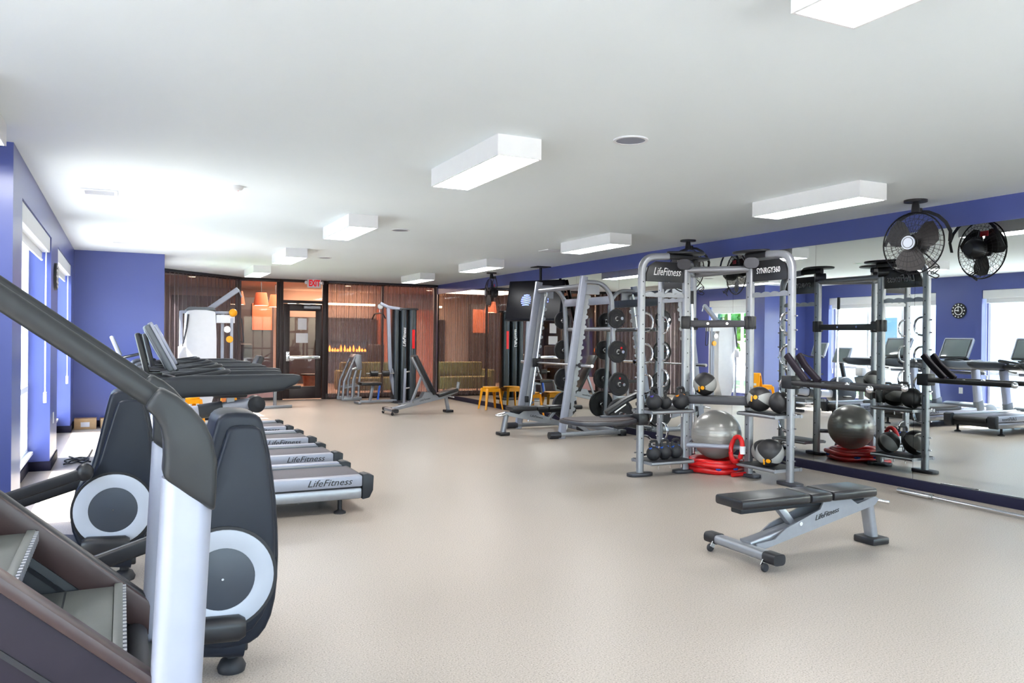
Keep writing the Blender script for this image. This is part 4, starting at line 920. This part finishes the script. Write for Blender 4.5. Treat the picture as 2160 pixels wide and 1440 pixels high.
# ------------------------------------------------------------ ceiling fans
def fan(loc, rz, label):
    t = thing('ceiling_fan', label, 'fan', loc, rz, 'black caged fans hung from the ceiling')
    MB().cyl((0, 0, -.02), (0, 0, 0), .1, n=24).build('ceiling_plate', 'black_plastic', t); MB().cyl((0, 0, -.12), (0, 0, -.02), .04, .028, n=16).build('drop_rod', 'black_plastic', t)
    c = V((0, -.04, -.40)); r = .28
    hb = [(-.3, .02, -.40)] + [(-.3 * math.cos(a), .06, -.40 + .3 * math.sin(a)) for a in [i * math.pi / 10 for i in range(1, 10)]] + [(.3, .02, -.40)]
    MB().sweep([(p[0], p[1], max(-.60, p[2])) for p in hb], rrect(.03, .008), (0, 1, 0)).build('yoke', 'black_plastic', t)
    MB().cyl((0, .06, -.12), (0, .06, -.07), .03, n=12).build('yoke_joint', 'black_plastic', t)
    for s, nm in ((-1, 'front_guard'), (1, 'rear_guard')):
        m = MB(); y0 = c.y; dep = .085 if s < 0 else .075
        def P(rad, a): return (rad * math.cos(a), y0 + s * dep * math.sqrt(max(0, 1 - (rad / r) ** 2)) * 1.0, c.z + rad * math.sin(a))
        for rad, tr in ((r, .007), (r * .8, .0018), (r * .62, .0018), (r * .45, .0018), (r * .3, .0025)):
            m.tube([P(rad, i * math.pi / 20) for i in range(40)], tr, 5, True)
        for i in range(36):
            a = i * math.pi / 18; m.tube([P(r, a), P(r * .9, a + .03), P(r * .65, a + .06), P(r * .3, a + .1)], .0016, 4)
        m.build(nm, 'black_plastic', t)
    for k in range(3):
        bm = MB(); vs_ = []; a0 = k * 2.094 + .5; n = 9
        outl = [(.03, -.04), (.09, -.1), (.16, -.135), (.225, -.115), (.255, -.02), (.245, .08), (.18, .115), (.1, .085), (.03, .04)]
        for dy in (0, .004):
            for (u, v_) in outl:
                yy = c.y - .012 + v_ * .25 + dy; vs_.append((u * math.cos(a0) - v_ * math.sin(a0), yy, c.z + u * math.sin(a0) + v_ * math.cos(a0)))
        q = len(outl); bm.add(vs_, [tuple(range(q)), tuple(range(2 * q - 1, q - 1, -1))] + [(i, q + i, q + (i + 1) % q, (i + 1) % q) for i in range(q)])
        bm.build('blade', 'blade_brown', t)
    MB().cyl((0, c.y - .05, c.z), (0, c.y + .02, c.z), .045, n=20).build('hub', 'black_plastic', t)
    bd = MB().cyl((0, c.y - .092, c.z), (0, c.y - .078, c.z), .062, n=28).build('front_badge', 'pale_disc', t); MB().ring(.05, .044, 'y', c.y - .094, c.y - .092, (0, c.z), 28).build('badge_ring', 'dark_metal', bd)
    MB().lathe([(.085, .02), (.1, .05), (.095, .13), (.06, .17), (0, .17)], (0, c.y, c.z), 'y', 24).build('motor', 'black_plastic', t)
    MB().bc((.1, c.y + .08, c.z + .14), (.09, .004, .05)).build('red_sticker', 'red_mark', t)
    rng = random.Random(int(loc[1] * 10)); pts = [(0, .1, -.45)]
    for i in range(9): pts.append((.1 + .06 * math.cos(i * 1.9), .15 + .03 * math.sin(i), -.62 - .05 * math.sin(i * 1.3) - .008 * i))
    MB().tube(fillet(pts, .03, 3), .005, 5).build('tied_cord', 'black_plastic', t)
    return t
fan((6.53, 4.94, H), R(-80), 'black caged ceiling fan in front of the mirror at the right')
fan((6.6, 8.3, H), R(-75), 'black caged ceiling fan behind the training frame top'); fan((6.55, 14.33, H), R(-104), 'small far black caged ceiling fan near the glass front')

# ------------------------------------------------------------ television on a ceiling arm
t = thing('television', 'black television hung from the ceiling by the mirror showing a blue striped globe', 'television', (6.78, 12.7, H))
MB().box(-.14, .14, -.14, .14, -.015, 0).build('ceiling_plate', 'black_plastic', t, .004); MB().cyl((0, 0, -.4), (0, 0, -.015), .025, n=12).build('drop_pole', 'black_plastic', t)
ang = R(-20); cx, cz = V((-.17, -.1, -.62)), 0
Rm = Matrix.Rotation(R(-60), 4, 'Z') @ Matrix.Rotation(R(-12), 4, 'X'); TM = Matrix.Translation(cx) @ Rm
def tvp(mb): return mb.rot(TM)
sb = tvp(MB().box(-.58, .58, -.02, .035, -.37, .37)).build('cabinet', 'tv_black', t, .006); tvp(MB().box(-.555, .555, -.0225, -.0195, -.335, .345)).build('screen', 'tv_black', sb)
tvp(MB().box(-.15, .15, .035, .09, -.12, .12)).build('bracket', 'black_plastic', t)
for i in range(6):
    z = .095 - i * .036; hw = math.sqrt(max(0, .115 ** 2 - z * z)); 
    pts = [(-.16 - hw, z + .008), (-.16, z + .016), (-.16 + hw * .8, z + .006), (-.16 + hw * .8, z - .006), (-.16, z - .010 + .008), (-.16 - hw, z - .008)]
    tvp(MB().prism(pts, 'y', -.0255, -.0225)).build('globe_stripe', 'tv_logo', sb)
lettering('AT&T', .14, 'tv_logo', sb, TM @ face_mtx((.16, -.024, 0), (1, 0, 0), (0, 0, 1)))

# ------------------------------------------------------------ barbell on the floor by the mirror
t = thing('barbell', 'steel barbell lying on the floor along the mirror at the right', 'barbell', (6.62, 4.2, .026), R(-3))
MB().cyl((0, -.66, 0), (0, .62, 0), .014, n=14).build('shaft', 'chrome', t)
for s in (-1, 1):
    MB().cyl((0, s * .655, 0), (0, s * 1.0, 0), .025, n=16).build('sleeve', 'chrome', t); MB().cyl((0, s * .625, 0), (0, s * .655, 0), .026, n=16).build('collar', 'steel', t)

# ------------------------------------------------------------ white cable tower at the left end
t = thing('cable_tower', 'white dual pulley cable tower before the left curtain', 'cable machine', (1.2, 14.75, 0))
MB().prism(smoothpoly([(-.25, .1), (.26, .1), (.26, 1.82), (.18, 1.88), (-.18, 1.88), (-.25, 1.82)], 1), 'y', -.18, .18).build('shroud', 'white_cover', t, .015)
MB().prism([(-.24, 1.875), (.25, 1.875), (.2, 1.93), (-.18, 1.93)], 'y', -.17, .17).build('top_cap', 'grey_plastic', t, .01)
MB().box(-.28, .5, -.35, .35, 0, .06).build('base', 'charcoal', t, .015); MB().box(-.25, .25, -.18, .18, .06, .11).build('plinth', 'charcoal', t)
for x, nm in ((-.31, 'left'), (.36, 'right')): MB().beam((x, -.1, .05), (x, -.1, 1.86), .05, .05, (0, 1, 0)).build('guide_post', 'silver_pale', t, .008)
MB().beam((.5, -.2, .05), (.5, -.2, 1.75), .05, .05, (0, 1, 0)).build('guide_post', 'silver_pale', t, .008)
MB().box(.25, .55, -.22, -.05, 1.66, 1.8).build('carriage', 'white_cover', t, .01); MB().beam((.1, 0, 1.86), (.62, -.08, 2.26), .09, .09).build('boom', 'silver_pale', t, .015); MB().beam((.62, -.08, 2.26), (.68, -.09, 2.12), .02, .02).build('boom_hook', 'silver', t)
MB().beam((-.32, -.1, 1.84), (.52, -.12, 1.84), .06, .05).build('top_bar', 'silver_pale', t, .01)
for x, z in ((.42, 1.55), (.46, 1.38)): MB().lathe([(.055, -.015), (.06, 0), (.055, .015), (0, .015)], (x, -.26, z), 'y', 20).build('pulley', 'yellow' if z < 1.5 else 'steel', t)
MB().sphere((.52, -.22, 1.84), .07, 14, 8).build('yellow_knob', 'yellow', t)
MB().tube(fillet([(.6, -.22, 1.8), (.62, -.24, 1.35), (.7, -.24, 1.32), (.66, -.22, 1.75)], .04), .01, 6).build('strap', 'black_plastic', t); MB().tube(fillet([(-.2, -.19, 1.8), (-.22, -.22, 1.6), (-.28, -.2, 1.3)], .1), .018, 6).build('hose', 'dark_metal', t)
MB().box(-.35, -.24, -.2, -.05, 1.05, 1.25).build('left_carriage', 'white_cover', t, .01)

# ------------------------------------------------------------ multi station with dark columns, leg frame
t = thing('multi_gym', 'dark column multi station with lat pulldown before the right curtain', 'weight machine', (5.55, 17.0, 0))
for x, wd in ((-.11, .14), (.06, .17), (.27, .2)):
    c = MB().prism(smoothpoly([(x - wd / 2, -.12), (x + wd / 2, -.12), (x + wd / 2, .2), (x - wd / 2, .2)], 2), 'z', .05, 2.06).build('column', 'dark_column', t)
    if 0 < x < .1: lettering('LifeFitness', .1, 'white_text', c, face_mtx((x, -.121, 1.45), (0, 0, 1), (-1, 0, 0)), shear=.3, width=.42)
    elif x > .1: MB().box(x - .03, x + .03, -.125, -.117, 1.2, 1.62).build('red_stripe', 'red_mark', c)
MB().box(-.2, .42, -.25, .35, 0, .05).build('base', 'dark_metal', t, .01); MB().prism([(-.06, 2.06), (.4, 2.06), (.36, 2.1), (-.02, 2.1)], 'y', -.12, .2).build('top_cap', 'black_plastic', t, .01)
MB().sweep(fillet([(-.1, -.05, .04), (-.24, -.05, .7), (-.3, -.05, 2.1)], .2), rrect(.06, .08, .015), (1, 0, 0)).build('mast', 'silver_pale', t)
MB().sweep([(.1, -.05, 2.06), (-.3, -.05, 2.11), (-.48, -.05, 2.19)], rrect(.06, .07, .015), (0, 0, 1)).build('top_arm', 'silver_pale', t)
MB().lathe([(.06, -.015), (.065, 0), (.06, .015), (0, .015)], (-.48, -.05, 2.12), 'y', 20).build('pulley', 'steel', t)
MB().tube(fillet([(-.5, -.5, 1.85), (-.5, -.3, 1.97), (-.5, .3, 1.97), (-.5, .5, 1.85)], .1), .016, 8).build('pulldown_bar', 'black_plastic', t); MB().cyl((-.49, -.05, 1.97), (-.49, -.05, 2.1), .006, n=6).build('cable', 'steel', t)
for s in (-1, 1): MB().cyl((-.52 + s * .13 - .08, -.2, .66), (-.52 + s * .13 + .08, -.2, .66), .06, n=16).build('foam_roller', 'vinyl', t)
MB().cyl((-.82, -.2, .66), (-.2, -.2, .66), .015, n=8).build('roller_axle', 'chrome', t); MB().beam((-.22, -.2, .66), (-.2, -.05, .74), .04, .04).build('roller_arm', 'silver', t)
MB().box(-.95, -.5, -.32, .02, .4, .47).build('seat', 'vinyl', t, .02); MB().beam((-.72, -.15, .06), (-.66, -.15, .4), .06, .06, (1, 0, 0)).build('seat_post', 'silver', t, .01); MB().beam((-.95, -.15, .05), (-.1, -.08, .05), .08, .06).build('floor_beam', 'silver', t, .01)
MB().beam((-.98, -.3, .03), (-.98, .1, .03), .06, .05).build('front_foot', 'silver', t, .01); MB().beam((-.6, -.33, .1), (-.56, -.33, .4), .05, .03, (1, 0, 0)).build('blue_strap', 'blue_mark', t)
ps = thing('plate_storage_post', 'thin silver storage post beside the dark column station', 'storage post', (5.42, 16.3, 0))
MB().beam((0, 0, .04), (.02, 0, .78), .05, .05, (1, 0, 0)).build('post', 'silver_pale', ps, .008); MB().box(-.1, .1, -.12, .12, 0, .04).build('base', 'silver', ps, .008)
for z in (.35, .7): MB().cyl((.02, 0, z), (.12, 0, z + .02), .018, n=10).build('horn', 'chrome', ps)
t = thing('leg_press_frame', 'grey angled leg machine frame before the right curtain', 'exercise machine', (4.66, 17.9, 0))
for s in (-1, 1):
    y = s * .2
    MB().sweep([(-.22, y, .05), (-.18, y, .45), (.06, y, 1.0)], rrect(.05, .07, .015), (0, 1, 0)).build('front_strut', 'silver', t); MB().sweep([(.0, y, .05), (.02, y, .45), (.12, y, .8)], rrect(.05, .06, .015), (0, 1, 0)).build('middle_strut', 'silver', t)
    MB().sweep([(.14, y, .05), (.16, y, .45), (.2, y, .7)], rrect(.04, .05, .012), (0, 1, 0)).build('rear_strut', 'silver', t); MB().beam((-.25, y, .05), (.22, y, .05), .06, .08).build('base_rail', 'silver', t, .01); MB().beam((-.2, y, .3), (.2, y, .36), .03, .04).build('cross_strut', 'silver', t)
MB().prism([(.02, .98), (.08, 1.06), (.2, 1.04), (.22, .72), (.12, .7)], 'y', -.23, .23).build('head_plate', 'silver', t, .01); MB().beam((-.02, -.24, .72), (.1, -.24, .74), .04, .06).build('handle', 'chrome', t, .01)
t = thing('ab_bench', 'low dark padded bench with chrome foot near the glass door', 'bench', (2.75, 16.4, 0), .2)
MB().box(-.5, .5, -.13, .13, .38, .45).build('pad', 'vinyl', t, .02); MB().beam((0, 0, .05), (0, 0, .38), .06, .06, (1, 0, 0)).build('post', 'silver', t, .01); MB().beam((-.35, 0, .03), (.35, 0, .03), .08, .06).build('foot', 'silver', t, .01)
